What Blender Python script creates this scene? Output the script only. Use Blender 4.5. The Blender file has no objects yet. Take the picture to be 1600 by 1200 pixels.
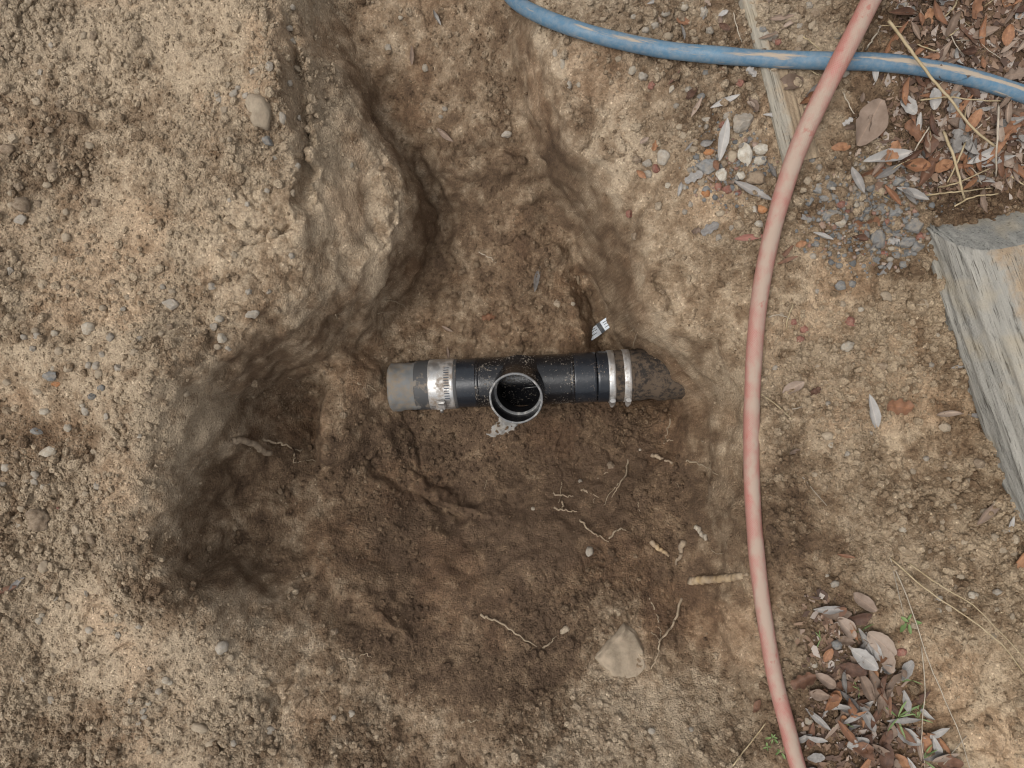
import bpy, bmesh, math, random
import numpy as np
from mathutils import Vector, Matrix

# ------------------------------------------------------------------ camera, sky, sun, exposure
scene = bpy.context.scene
H = 1.35                      # the camera is held this far above the ground
F = 1208.6                    # focal length in photograph pixels (1600 wide)
cam_data = bpy.data.cameras.new('camera')
cam_data.sensor_width = 36.0
cam_data.lens = 36.0 * F / 1600.0
cam_data.clip_start = 0.02
cam_data.clip_end = 200.0
cam = bpy.data.objects.new('camera', cam_data)
scene.collection.objects.link(cam)
cam.location = (0, 0, H)
cam.rotation_euler = (0, 0, 0)
scene.camera = cam

SUN_EL, SUN_AZ = math.radians(66), math.radians(195)     # azimuth counter-clockwise from +x
world = bpy.data.worlds.new('World')
scene.world = world
world.use_nodes = True
wn, wl = world.node_tree.nodes, world.node_tree.links
wn.clear()
sky = wn.new('ShaderNodeTexSky'); sky.sky_type = 'NISHITA'; sky.sun_disc = False
sky.sun_elevation = SUN_EL
sky.sun_rotation = math.radians(90) - SUN_AZ
sky.air_density = 1.0; sky.dust_density = 4.0; sky.ozone_density = 1.0
hs = wn.new('ShaderNodeHueSaturation'); hs.inputs['Saturation'].default_value = 0.16
bg = wn.new('ShaderNodeBackground'); bg.inputs['Strength'].default_value = 0.15
wo = wn.new('ShaderNodeOutputWorld')
wl.new(sky.outputs[0], hs.inputs['Color']); wl.new(hs.outputs[0], bg.inputs['Color']); wl.new(bg.outputs[0], wo.inputs['Surface'])

sun_data = bpy.data.lights.new('sun', 'SUN')
sun_data.energy = 0.9
sun_data.angle = math.radians(32)
sun_data.color = (1.0, 0.965, 0.91)
sun = bpy.data.objects.new('sun', sun_data)
scene.collection.objects.link(sun)
_d = Vector((math.cos(SUN_EL) * math.cos(SUN_AZ), math.cos(SUN_EL) * math.sin(SUN_AZ), math.sin(SUN_EL)))
sun.rotation_euler = _d.to_track_quat('Z', 'Y').to_euler()
sun.location = _d * 5

vs = scene.view_settings
vs.view_transform = 'Standard'; vs.look = 'None'; vs.gamma = 1.0; vs.use_curve_mapping = False
vs.exposure = 0.33
scene.cycles.filter_width = 1.1; scene.cycles.max_bounces = 6; scene.cycles.diffuse_bounces = 4
scene.render.resolution_x, scene.render.resolution_y = 1024, 768

# ------------------------------------------------------------------ helpers
rng = np.random.default_rng(11)
random.seed(5)
C = scene.collection

def P(px, py, z):
    """photograph pixel + height -> place on the site (metres)"""
    return ((px - 800.0) / F * (H - z), (600.0 - py) / F * (H - z))

def _hash(ix, iy, iz, seed):
    h = (ix.astype(np.int64) * 374761393 + iy.astype(np.int64) * 668265263 + iz.astype(np.int64) * 2147483647 + seed * 974711 + 1013) & 0xffffffff
    h = ((h ^ (h >> 13)) * 1274126177) & 0xffffffff
    h = ((h ^ (h >> 16)) * 2246822519) & 0xffffffff
    h = h ^ (h >> 15)
    return (h & 0xffffff) / float(0x1000000)

def vnoise(x, y, z=None, seed=0):
    x0, y0 = np.floor(x), np.floor(y)
    fx, fy = x - x0, y - y0
    fx = fx * fx * fx * (fx * (fx * 6 - 15) + 10); fy = fy * fy * fy * (fy * (fy * 6 - 15) + 10)
    def layer(k):
        a = _hash(x0, y0, k, seed); b = _hash(x0 + 1, y0, k, seed)
        c = _hash(x0, y0 + 1, k, seed); d = _hash(x0 + 1, y0 + 1, k, seed)
        return (a + (b - a) * fx) * (1 - fy) + (c + (d - c) * fx) * fy
    if z is None:
        return layer(np.zeros_like(x0)) * 2 - 1
    z0 = np.floor(z); fz = z - z0; fz = fz * fz * (3 - 2 * fz)
    return (layer(z0) * (1 - fz) + layer(z0 + 1) * fz) * 2 - 1

def fbm(x, y, z=None, f=1.0, octv=4, gain=0.5, seed=0):
    s = np.zeros_like(x); a = 1.0
    for o in range(octv):
        ca, sa = math.cos(0.6 * o + seed), math.sin(0.6 * o + seed)
        X, Y = (x * ca - y * sa) * f, (x * sa + y * ca) * f
        s += a * vnoise(X + 17.3 * o, Y - 9.1 * o, None if z is None else z * f + 3.7 * o, seed + o * 31)
        a *= gain; f *= 2.03
    return s

def clods(x, y, cell, seed, prob):
    """rounded lumps: one dome per cell of a jittered grid; returns 0..1"""
    X, Y = x / cell, y / cell
    X0, Y0 = np.floor(X), np.floor(Y)
    out = np.zeros_like(x); zz = np.zeros_like(X0)
    for i in (-1, 0, 1):
        for j in (-1, 0, 1):
            cx, cy = X0 + i, Y0 + j
            px = cx + 0.15 + 0.7 * _hash(cx, cy, zz, seed); py = cy + 0.15 + 0.7 * _hash(cx, cy, zz, seed + 1)
            r = 0.25 + 0.45 * _hash(cx, cy, zz, seed + 2)
            on = _hash(cx, cy, zz, seed + 3) < prob
            q = 1 - ((X - px) ** 2 + (Y - py) ** 2) / (r * r)
            out = np.maximum(out, np.where(on & (q > 0), np.sqrt(np.clip(q, 0, 1)) * r, 0))
    return out

def smooth(e0, e1, x):
    t = np.clip((x - e0) / (e1 - e0), 0, 1)
    return t * t * (3 - 2 * t)

def mesh_np(name, verts, faces, smooth_shade=True, attrs=None):
    """faces: (n,3) or (n,4) int array"""
    me = bpy.data.meshes.new(name)
    verts = np.asarray(verts, np.float32); faces = np.asarray(faces, np.int32)
    k = faces.shape[1]
    me.vertices.add(len(verts)); me.vertices.foreach_set('co', verts.ravel())
    me.loops.add(faces.size); me.loops.foreach_set('vertex_index', faces.ravel())
    me.polygons.add(len(faces))
    me.polygons.foreach_set('loop_start', np.arange(0, faces.size, k, dtype=np.int32))
    me.update(calc_edges=True)
    me.polygons.foreach_set('use_smooth', np.full(len(faces), smooth_shade, bool))
    for a, v in (attrs or {}).items():
        at = me.attributes.new(a, 'FLOAT', 'POINT'); at.data.foreach_set('value', np.asarray(v, np.float32))
    me.validate()
    return me

def link(name, me, mat=None, parent=None):
    o = bpy.data.objects.new(name, me)
    C.objects.link(o)
    if mat is not None and me is not None and not me.materials: me.materials.append(mat)
    if parent is not None: o.parent = parent
    return o

def tag(o, label, cat, group=None):
    o['label'] = label; o['category'] = cat
    if group: o['group'] = group
    return o

def empty(name, loc):
    o = bpy.data.objects.new(name, None); C.objects.link(o); o.location = loc
    o.empty_display_size = 0.05
    return o

# ------------------------------------------------------------------ material helper
class NT:
    def __init__(s, name):
        s.m = bpy.data.materials.new(name); s.m.use_nodes = True
        s.n, s.l = s.m.node_tree.nodes, s.m.node_tree.links
        s.b = s.n['Principled BSDF']
        s.co = s.n.new('ShaderNodeTexCoord').outputs['Object']
    def put(s, sock, v):
        if isinstance(v, bpy.types.NodeSocket): s.l.new(v, sock)
        elif isinstance(v, (tuple, list)) and len(v) == 3 and sock.type == 'RGBA': sock.default_value = (*v, 1)
        else: sock.default_value = v
    def noise(s, scale, detail=4, rough=0.55, vec=None, dist=0.0):
        n = s.n.new('ShaderNodeTexNoise'); s.put(n.inputs['Vector'], vec or s.co)
        n.inputs['Scale'].default_value = scale; n.inputs['Detail'].default_value = detail
        n.inputs['Roughness'].default_value = rough; n.inputs['Distortion'].default_value = dist
        return n.outputs['Fac']
    def voro(s, scale, out='Distance', vec=None, feat='F1'):
        n = s.n.new('ShaderNodeTexVoronoi'); n.feature = feat; s.put(n.inputs['Vector'], vec or s.co)
        n.inputs['Scale'].default_value = scale
        return n.outputs[out]
    def attr(s, name, out='Fac'):
        n = s.n.new('ShaderNodeAttribute'); n.attribute_name = name; return n.outputs[out]
    def rnd(s):
        return s.n.new('ShaderNodeObjectInfo').outputs['Random']
    def math(s, op, a, b=0.0, c=None, clamp=False):
        n = s.n.new('ShaderNodeMath'); n.operation = op; n.use_clamp = clamp
        s.put(n.inputs[0], a); s.put(n.inputs[1], b)
        if c is not None: s.put(n.inputs[2], c)
        return n.outputs[0]
    def rng(s, v, a, b, c=0.0, d=1.0):
        n = s.n.new('ShaderNodeMapRange'); n.clamp = True; s.put(n.inputs['Value'], v)
        for k, x in zip(('From Min', 'From Max', 'To Min', 'To Max'), (a, b, c, d)): s.put(n.inputs[k], x)
        return n.outputs[0]
    def ramp(s, v, stops):
        n = s.n.new('ShaderNodeValToRGB'); s.put(n.inputs[0], v); e = n.color_ramp.elements
        while len(e) < len(stops): e.new(0.5)
        for x, (p, c) in zip(e, stops): x.position = p; x.color = (*c, 1)
        return n.outputs[0]
    def mix(s, f, a, b, mode='MIX'):
        n = s.n.new('ShaderNodeMix'); n.data_type = 'RGBA'; n.blend_type = mode; n.clamp_factor = True
        s.put(n.inputs[0], f); s.put(n.inputs[6], a); s.put(n.inputs[7], b)
        return n.outputs[2]
    def scalevec(s, x, y, z, vec=None):
        n = s.n.new('ShaderNodeMapping'); s.put(n.inputs['Vector'], vec or s.co); n.inputs['Scale'].default_value = (x, y, z)
        return n.outputs[0]
    def xyz(s, vec):
        n = s.n.new('ShaderNodeSeparateXYZ'); s.put(n.inputs[0], vec); return n.outputs
    def comb(s, x, y, z):
        n = s.n.new('ShaderNodeCombineXYZ')
        for i, v in enumerate((x, y, z)): s.put(n.inputs[i], v)
        return n.outputs[0]
    def vadd(s, a, b):
        n = s.n.new('ShaderNodeVectorMath'); n.operation = 'ADD'; s.put(n.inputs[0], a); s.put(n.inputs[1], b); return n.outputs[0]
    def grey(s, v):      # value -> colour multiplier
        return s.comb(v, v, v)
    def bump(s, h, dist, strength=1.0, prev=None):
        n = s.n.new('ShaderNodeBump'); s.put(n.inputs['Height'], h); n.inputs['Distance'].default_value = dist
        s.put(n.inputs['Strength'], strength)
        if prev is not None: s.l.new(prev, n.inputs['Normal'])
        return n.outputs[0]
    def done(s, color, rough=0.9, normal=None, **kw):
        s.put(s.b.inputs['Base Color'], color); s.put(s.b.inputs['Roughness'], rough)
        if normal is not None: s.l.new(normal, s.b.inputs['Normal'])
        for k, v in kw.items(): s.put(s.b.inputs[k.replace('_', ' ')], v)
        return s.m

def soil_material(name, crumb=False):
    t = NT(name)
    m, tn = t.attr('moist'), t.attr('tan')
    n3 = t.noise(140, 4, 0.72)
    mm = m
    if crumb: mm = t.math('MULTIPLY_ADD', t.math('SUBTRACT', t.attr('rnd'), 0.62), 0.42, mm)
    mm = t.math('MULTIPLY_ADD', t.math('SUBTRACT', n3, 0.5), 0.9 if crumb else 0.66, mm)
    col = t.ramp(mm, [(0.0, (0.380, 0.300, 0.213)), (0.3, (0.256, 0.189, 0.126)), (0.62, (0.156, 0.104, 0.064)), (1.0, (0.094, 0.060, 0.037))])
    col = t.mix(t.math('MULTIPLY', tn, 0.8), col, t.mix(1.0, col, (1.04, 0.97, 0.85), 'MULTIPLY'))
    col = t.mix(t.attr('red'), col, t.mix(1.0, col, (1.16, 0.89, 0.72), 'MULTIPLY'))     # iron-red patches
    vn = t.n.new('ShaderNodeTexVoronoi'); vn.inputs['Scale'].default_value = 330; t.l.new(t.co, vn.inputs['Vector'])
    g = t.xyz(vn.outputs['Color'])                                            # single grains
    col = t.mix(1.0, col, t.grey(t.rng(g[0], 0, 1, 0.82, 1.18)), 'MULTIPLY')
    col = t.mix(t.math('MULTIPLY', t.math('GREATER_THAN', g[1], 0.97), 0.6), col, t.mix(1.0, col, (1.7, 1.75, 1.8), 'MULTIPLY'))
    hgt = t.math('MULTIPLY_ADD', vn.outputs['Distance'], -0.5, n3)
    b = t.bump(t.math('MULTIPLY_ADD', n3, 1.0, hgt), 0.0050, 0.95 if crumb else t.rng(t.attr('gran'), 0.1, 0.7, 0.55, 1.0))
    return t.done(col, t.rng(mm, 0.3, 1.0, 0.96, 0.80), b, Specular_IOR_Level=0.25)

M = {}
M['soil'] = soil_material('soil')
M['crumb'] = soil_material('crumb_soil', True)

# ------------------------------------------------------------------ the dug hole: measured heights
CP = """
-200 -200 0;-200 600 0;-200 1400 0;0 0 .01;0 200 0;0 400 .01;0 600 .02;0 800 .01;0 1000 0;0 1200 0;150 100 0;250 100 -.005;150 300 .01
150 500 .015;150 700 .01;150 900 0;150 1100 0;300 200 .01;330 60 0;400 100 .015;400 250 .02;300 400 .02;400 350 .015;300 500 .01;370 500 .005
485 20 -.08;500 80 -.09;510 150 -.08;525 230 -.09;535 300 -.10;520 370 -.08;580 300 -.18;575 250 -.16;580 360 -.19;540 410 -.14;500 440 -.07
560 0 -.2;680 0 -.2;730 0 -.19;600 100 -.24;700 100 -.23;760 100 -.23;650 200 -.29;750 200 -.27;790 200 -.275
690 250 -.32;760 235 -.30;800 245 -.3;700 300 -.40;790 290 -.39;830 310 -.39
720 380 -.45;820 380 -.45;875 390 -.445;700 470 -.46;800 470 -.465;895 470 -.47;640 530 -.47;670 548 -.485;750 548 -.49;850 545 -.49;915 520 -.475
900 30 -.01;950 90 .02;900 140 -.05;950 200 -.03;1000 300 -.05;1050 200 .02;1050 400 -.04;1045 480 -.09;1100 500 -.04;1100 420 -.02;1150 500 0;1090 560 -.15;1125 570 -.06;1025 440 -.09;985 330 -.08;920 230 -.07
1000 0 .03;1100 50 .04;1100 200 .04;1200 100 .07;1200 300 .04;1300 50 .09;1300 200 .07;1400 100 .09;1500 100 .1;1600 0 .11;1600 200 .09;1450 300 .06;1300 400 .03;1400 450 .02;1250 500 .01
1350 600 0;1450 600 0;1550 800 0;1250 700 -.01;1400 800 0;1300 900 0;1450 950 .01;1600 1000 .01;1300 1050 0;1400 1150 0;1550 1150 .02;1250 1180 -.01
1215 560 0;1205 620 -.015;1205 760 -.03;1210 860 -.03;1222 960 -.03;1240 1080 -.02
1900 -200 .12;1900 600 .03;1900 1400 .02;1250 1500 0;800 1500 0;300 1500 0;1000 -300 .03;650 -150 -.14;650 -400 0;400 -300 0;1500 -300 .12;850 -160 -.03
1120 680 -.19;1130 800 -.14;1132 930 -.12
560 600 -.34;570 650 -.37;592 598 -.385;603 606 -.40;602 588 -.42;620 556 -.46;600 640 -.43;624 658 -.46;612 690 -.44;560 700 -.385;588 618 -.385;604 625 -.41
440 600 -.33;465 620 -.38;480 680 -.41;400 640 -.27;360 620 -.17;420 700 -.3;480 730 -.38;350 720 -.2;340 780 -.2;420 800 -.27;340 870 -.16;400 890 -.2;500 790 -.35;480 860 -.27
430 560 -.2;500 560 -.31;560 535 -.40;590 545 -.44;470 515 -.12;530 500 -.25
680 680 -.5;800 690 -.505;900 690 -.5;1000 670 -.48;1035 645 -.47;640 720 -.465;700 745 -.485;800 745 -.5;900 730 -.5;980 700 -.475
720 600 -.49;860 600 -.49;960 600 -.48;660 600 -.48
560 800 -.37;620 850 -.35;520 840 -.3
600 900 -.28;700 900 -.29;800 900 -.28;900 880 -.27;1000 860 -.26;550 960 -.2;700 1000 -.2;850 1000 -.19;980 940 -.21;1000 1060 -.14;850 1100 -.11;700 1100 -.11;550 1060 -.11;450 1000 -.1
400 1100 -.04;550 1180 -.04;700 1200 -.05;850 1200 -.05;1000 1180 -.05;1100 1180 -.03;480 940 -.17
"""
BREAK = """
832 -40 -.05;836 30 -.06;842 90 -.07;850 140 -.08;862 190 -.09;880 225 -.095;905 253 -.10;930 278 -.105;955 310 -.11;970 340 -.115;982 375 -.12;992 415 -.125;998 455 -.13;1005 495 -.15;1022 528 -.20;1048 566 -.28;1078 614 -.335
775 -20 -.185;782 20 -.19;790 60 -.2;803 120 -.225;813 165 -.25;820 200 -.27;835 250 -.31;862 305 -.39;893 348 -.42;918 390 -.44;938 430 -.46;953 465 -.465;961 500 -.468;977 535 -.468;1005 562 -.475;1045 602 -.475;1066 645 -.455
438 -40 0;447 20 0;460 80 .005;467 130 .01;473 180 .005;477 240 0;477 300 0;466 340 0;447 375 .003;434 400 .003;430 425 0;444 452 -.012;462 474 -.035;440 508 -.05;400 538 -.04;365 563 -.03;335 590 -.02;312 620 -.015;298 655 -.012;285 700 -.012;272 760 -.015;264 820 -.015;274 868 -.02;308 906 -.03;360 930 -.05
505 -40 -.18;514 -10 -.19;522 20 -.2;540 60 -.215;560 100 -.23;582 155 -.27;605 205 -.29;645 258 -.39;668 290 -.44;676 320 -.458;674 360 -.463;668 395 -.466;642 440 -.466;616 480 -.462;600 520 -.45
540 110 -.12;568 160 -.17;588 210 -.2;622 255 -.25;645 288 -.28;651 325 -.29;640 370 -.28;613 410 -.26;580 440 -.22;545 462 -.17;508 484 -.12
558 722 -.405;588 768 -.40;640 808 -.40;700 828 -.405;760 812 -.41;820 800 -.41;890 796 -.40;960 775 -.385;1010 750 -.375;1048 726 -.37
590 712 -.44;618 745 -.45;664 772 -.458;714 788 -.462;770 772 -.468;830 760 -.47;890 752 -.468;955 732 -.46;1000 714 -.448;1032 696 -.44
1152 598 -.045;1158 650 -.05;1163 720 -.05;1167 800 -.05;1172 900 -.05;1182 1000 -.05;1192 1100 -.04
1085 660 -.34;1078 700 -.36;1095 770 -.28;1095 850 -.245;1100 950 -.2;1125 1050 -.13;1155 1130 -.07
530 592 -.315;513 605 -.315;507 640 -.325;505 680 -.33;508 714 -.335
497 606 -.385;494 640 -.425;492 680 -.435;494 716 -.415
"""
def _rows(t): return [[float(v) for v in q.split()] for q in t.split(';') if q.strip()]
cp = [r for line in CP.strip().splitlines() for r in _rows(line)]
brk = []
for line in BREAK.strip().splitlines():                 # edges and feet of the cuts: close-set heights along each line
    r = np.array(_rows(line)); d = np.r_[0, np.cumsum(np.hypot(np.diff(r[:, 0]), np.diff(r[:, 1])))]
    t = np.linspace(0, d[-1], int(d[-1] / 17) + 1)
    brk += list(np.stack([np.interp(t, d, r[:, k]) for k in range(3)], 1))
brk = np.array(brk)
cp = np.array([r for r in cp if np.min(np.hypot(brk[:, 0] - r[0], brk[:, 1] - r[1])) > 9])
cp = np.concatenate([cp, brk])
DEPTH = 0.78                                          # the hole is a little under 0.4 m deep
cp[:, 2] = np.where(cp[:, 2] < 0, cp[:, 2] * DEPTH, cp[:, 2])
cx, cy = P(cp[:, 0], cp[:, 1], cp[:, 2]); cz = cp[:, 2]
RC = 0.004
_A = np.sqrt((cx[:, None] - cx) ** 2 + (cy[:, None] - cy) ** 2 + RC * RC)
_n = len(cx)
_A = _A - np.eye(_n) * 0.0008         # slight smoothing
_B = np.zeros((_n + 1, _n + 1)); _B[:_n, :_n] = _A; _B[_n, :_n] = 1; _B[:_n, _n] = 1
_w = np.linalg.solve(_B, np.append(cz, 0.0))

def base_height(x, y):
    out = np.empty_like(x); step = 8000
    for i in range(0, len(x), step):
        A = np.subtract.outer(x[i:i + step].astype(np.float32), cx.astype(np.float32)); A *= A
        B = np.subtract.outer(y[i:i + step].astype(np.float32), cy.astype(np.float32)); B *= B
        A += B; A += np.float32(RC * RC); np.sqrt(A, out=A)
        out[i:i + step] = A.astype(np.float64) @ _w[:_n] + _w[_n]
    return out

def axis(half, step):
    a = list(np.arange(0, half + 1e-9, step)); d = step
    while a[-1] < 40: d = min(d * 1.35, 6.0); a.append(a[-1] + d)
    a = np.array(a); return np.concatenate([-a[:0:-1], a])
gx, gy = axis(1.02, 0.0026), axis(0.78, 0.0026)
NX, NY = len(gx), len(gy)
X, Y = np.meshgrid(gx, gy)
xf, yf = X.ravel(), Y.ravel()
near = (np.abs(xf) < 2.2) & (np.abs(yf) < 2.0)
Z = np.zeros_like(xf)
Z[near] = base_height(xf[near], yf[near])
rr = np.maximum(np.abs(xf) / 1.35, np.abs(yf) / 1.12)
Z *= 1 - smooth(1.0, 1.45, rr)
Zbase = Z.copy()

class Grid:
    """height (or any field) lookup on the terrain grid"""
    def __init__(s, v): s.v = v.reshape(NY, NX)
    def __call__(s, x, y):
        x = np.asarray(x, float); y = np.asarray(y, float)
        i = np.clip(np.searchsorted(gx, x) - 1, 0, NX - 2); j = np.clip(np.searchsorted(gy, y) - 1, 0, NY - 2)
        fx = (x - gx[i]) / (gx[i + 1] - gx[i]); fy = (y - gy[j]) / (gy[j + 1] - gy[j])
        v = s.v
        return (v[j, i] * (1 - fx) + v[j, i + 1] * fx) * (1 - fy) + (v[j + 1, i] * (1 - fx) + v[j + 1, i + 1] * fx) * fy

_zs = np.arange(0.25, -0.62, -0.002)
def surf(px, py, field):
    """where the line of sight through a photograph pixel meets the ground"""
    x, y = P(px, py, _zs)
    hit = np.nonzero(field(x, y) >= _zs)[0]
    k = hit[0] if len(hit) else len(_zs) - 1
    return float(x[k]), float(y[k]), float(_zs[k])

hb = Grid(Zbase)

def zone_field(spec, sigma, default, prior=0.02):
    pts = np.array([[float(v) for v in q.split()] for q in spec.replace('\n', ';').split(';') if q.strip()])
    w = np.full(xf.shape, prior); acc = np.full(xf.shape, prior * default)
    for px, py, v in pts:
        x, y, _ = surf(px, py, hb)
        k = np.exp(-((xf - x) ** 2 + (yf - y) ** 2) / (2 * sigma * sigma))
        w += k; acc += k * v
    return acc / w

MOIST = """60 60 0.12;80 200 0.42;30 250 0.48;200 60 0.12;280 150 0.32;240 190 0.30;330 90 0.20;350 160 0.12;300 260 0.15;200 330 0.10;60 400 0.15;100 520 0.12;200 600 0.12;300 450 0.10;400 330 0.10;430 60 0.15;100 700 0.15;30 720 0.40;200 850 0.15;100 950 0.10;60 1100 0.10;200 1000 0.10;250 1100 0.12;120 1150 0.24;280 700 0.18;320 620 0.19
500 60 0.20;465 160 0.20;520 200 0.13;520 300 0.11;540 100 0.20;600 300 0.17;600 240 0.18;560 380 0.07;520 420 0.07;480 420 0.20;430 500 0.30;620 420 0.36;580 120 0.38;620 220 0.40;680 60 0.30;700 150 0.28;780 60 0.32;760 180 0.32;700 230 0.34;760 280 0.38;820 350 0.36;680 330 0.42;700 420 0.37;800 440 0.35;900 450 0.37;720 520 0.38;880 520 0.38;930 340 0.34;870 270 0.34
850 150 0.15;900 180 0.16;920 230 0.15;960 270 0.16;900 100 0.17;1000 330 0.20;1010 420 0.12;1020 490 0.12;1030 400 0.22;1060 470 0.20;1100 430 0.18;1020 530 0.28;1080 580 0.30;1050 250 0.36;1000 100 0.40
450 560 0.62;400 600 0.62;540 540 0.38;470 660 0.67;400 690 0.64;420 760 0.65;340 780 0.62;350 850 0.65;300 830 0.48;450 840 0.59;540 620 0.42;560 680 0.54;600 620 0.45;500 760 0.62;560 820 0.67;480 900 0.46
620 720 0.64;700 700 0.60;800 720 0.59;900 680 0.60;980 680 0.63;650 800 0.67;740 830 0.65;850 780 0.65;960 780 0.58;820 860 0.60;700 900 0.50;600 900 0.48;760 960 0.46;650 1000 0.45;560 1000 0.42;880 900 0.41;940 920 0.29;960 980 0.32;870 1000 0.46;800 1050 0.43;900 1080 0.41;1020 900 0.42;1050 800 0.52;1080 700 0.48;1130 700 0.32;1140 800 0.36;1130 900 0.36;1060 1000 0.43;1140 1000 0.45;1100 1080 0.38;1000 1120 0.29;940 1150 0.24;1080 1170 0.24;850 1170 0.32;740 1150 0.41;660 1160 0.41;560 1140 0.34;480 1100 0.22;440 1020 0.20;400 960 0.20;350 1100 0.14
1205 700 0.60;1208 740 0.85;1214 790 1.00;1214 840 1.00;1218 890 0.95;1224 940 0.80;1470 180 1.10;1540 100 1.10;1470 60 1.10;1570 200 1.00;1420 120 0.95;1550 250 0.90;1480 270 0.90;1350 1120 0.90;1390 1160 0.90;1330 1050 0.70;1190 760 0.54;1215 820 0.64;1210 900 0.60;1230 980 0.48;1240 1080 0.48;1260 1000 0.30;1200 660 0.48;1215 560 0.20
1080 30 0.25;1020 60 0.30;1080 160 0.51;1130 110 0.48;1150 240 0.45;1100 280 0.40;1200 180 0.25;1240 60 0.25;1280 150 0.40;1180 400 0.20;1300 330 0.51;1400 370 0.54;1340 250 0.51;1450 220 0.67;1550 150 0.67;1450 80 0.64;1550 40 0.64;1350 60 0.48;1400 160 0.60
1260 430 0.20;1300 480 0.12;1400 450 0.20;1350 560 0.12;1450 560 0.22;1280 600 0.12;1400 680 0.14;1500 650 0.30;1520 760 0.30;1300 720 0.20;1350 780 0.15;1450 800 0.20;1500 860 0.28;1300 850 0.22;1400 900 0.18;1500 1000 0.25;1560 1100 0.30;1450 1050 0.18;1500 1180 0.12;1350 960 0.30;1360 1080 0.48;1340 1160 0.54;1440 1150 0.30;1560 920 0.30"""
GRAN = """40 60 0.80;60 200 0.90;40 330 1;120 330 0.80;170 120 0.70;220 60 0.60;280 150 0.22;250 230 0.22;340 110 0.70;360 160 0.90;400 60 0.50;440 150 0.70;300 300 0.40;200 320 0.60;380 330 0.40;350 400 0.22;270 470 0.50;320 500 0.22;60 480 0.80;160 430 0.50;130 580 0.90;60 620 0.40;200 560 0.50;220 650 0.40;160 700 0.90;40 730 1;100 800 0.90;200 850 0.90;60 900 0.70;280 780 0.80;250 950 0.80;150 1000 0.50;60 1050 0.70;60 1150 0.90;160 1150 0.70;260 1080 0.70;330 1000 0.90;350 1130 0.70;300 620 0.90;290 700 0.80;420 470 .3;500 430 .06;480 340 .1;460 200 0.60;470 100 0.80
520 120 .06;540 250 .06;600 320 .06;560 400 .06;650 80 0.40;720 150 0.40;760 60 0.35;800 200 0.22;800 300 0.22;750 400 0.22;850 420 0.22;750 500 0.22;900 500 0.22;900 200 0.22;930 120 0.30;980 280 0.22;1050 350 0.35;1050 450 0.40;1080 540 0.35
430 560 0.22;420 650 0.25;400 760 0.22;340 840 0.22;540 640 0.50;600 660 0.30;680 700 0.25;800 700 0.35;900 700 0.35;980 700 0.35;700 800 0.22;800 850 0.22;900 830 0.22;600 900 0.22;750 950 0.22;900 940 0.40;960 960 0.50;880 1020 0.22;1000 1080 0.30;950 1150 0.70;1050 1150 0.70;850 1150 0.60;700 1130 0.30;600 1160 0.70;520 1080 0.40;450 980 0.40;1100 780 0.22;1120 950 0.22;1060 900 0.22
1000 40 0.60;1080 40 0.90;1080 150 0.60;1120 240 0.80;1050 250 0.40;1200 180 0.40;1240 50 0.90;1280 170 0.60;1300 300 0.90;1400 350 0.90;1340 260 0.60;1450 200 0.40;1550 150 0.40;1250 420 0.60;1320 450 0.60;1420 430 0.70;1300 540 0.60;1400 560 0.70;1480 620 0.80;1250 620 0.50;1300 680 0.40;1400 700 0.60;1480 760 1;1540 850 1;1400 820 0.80;1300 800 0.30;1280 900 0.30;1400 900 0.50;1500 960 0.70;1400 1000 0.30;1450 1080 0.30;1550 1060 0.50;1500 1170 0.30;1210 800 0.80;1220 900 0.70;1240 1020 0.50"""
TAN = """0 100 .2;0 600 .4;0 1100 .3;300 300 .35;300 1000 .3;700 300 .15;450 750 .05;800 700 .1;800 1000 .1;1000 200 .1;1080 500 .7;1130 800 .4;1100 1100 .1;1250 200 .4;1400 100 .2;1350 500 1;1450 800 1;1300 900 .8;1500 1100 .9;1250 1100 .3;380 340 .6;100 650 .5;1210 850 .1"""
moist = zone_field(MOIST, 0.052, 0.2)
# the freshly cut faces and floor inside the hole are damp right up to the dry lip
LIP = [(495,-60,-.1),(505,20,-.12),(522,80,-.12),(540,110,-.12),(568,160,-.17),(588,210,-.2),(622,255,-.25),(645,288,-.28),(651,325,-.29),(640,370,-.28),(613,410,-.26),(580,440,-.22),(545,462,-.17),(508,484,-.12),(455,505,-.06),(405,535,-.04),(350,572,-.02),(322,620,-.02),(345,680,-.08),(300,740,-.05),(276,810,-.03),(290,870,-.03),(340,918,-.05),(420,935,-.1),(470,930,-.16),(520,985,-.17),(600,1060,-.11),(760,1110,-.11),(900,1060,-.14),(925,960,-.2),(1000,930,-.22),(1040,1060,-.14),(1130,1070,-.1),(1120,960,-.17),(1100,850,-.22),(1095,760,-.27),(1080,690,-.35),(1090,640,-.33),(1078,614,-.335),(1048,566,-.28),(1022,528,-.2),(1005,495,-.15),(998,455,-.13),(992,415,-.125),(982,375,-.12),(970,340,-.115),(955,310,-.11),(930,278,-.105),(905,253,-.1),(880,225,-.095),(862,190,-.09),(850,140,-.08),(842,90,-.07),(836,30,-.06),(832,-60,-.05)]
lx, ly = P(np.array([p[0] for p in LIP]), np.array([p[1] for p in LIP]), np.array([p[2] for p in LIP]) * DEPTH)
_q = np.nonzero(near)[0]; QX, QY = xf[_q], yf[_q]
_ww = (0.0025 + 0.009 * smooth(0.1, -0.3, QY)) * fbm(QX, QY, f=30, octv=3, seed=61)
_in = np.zeros(len(_q), bool); _dd = np.full(len(_q), 1e9)
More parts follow.
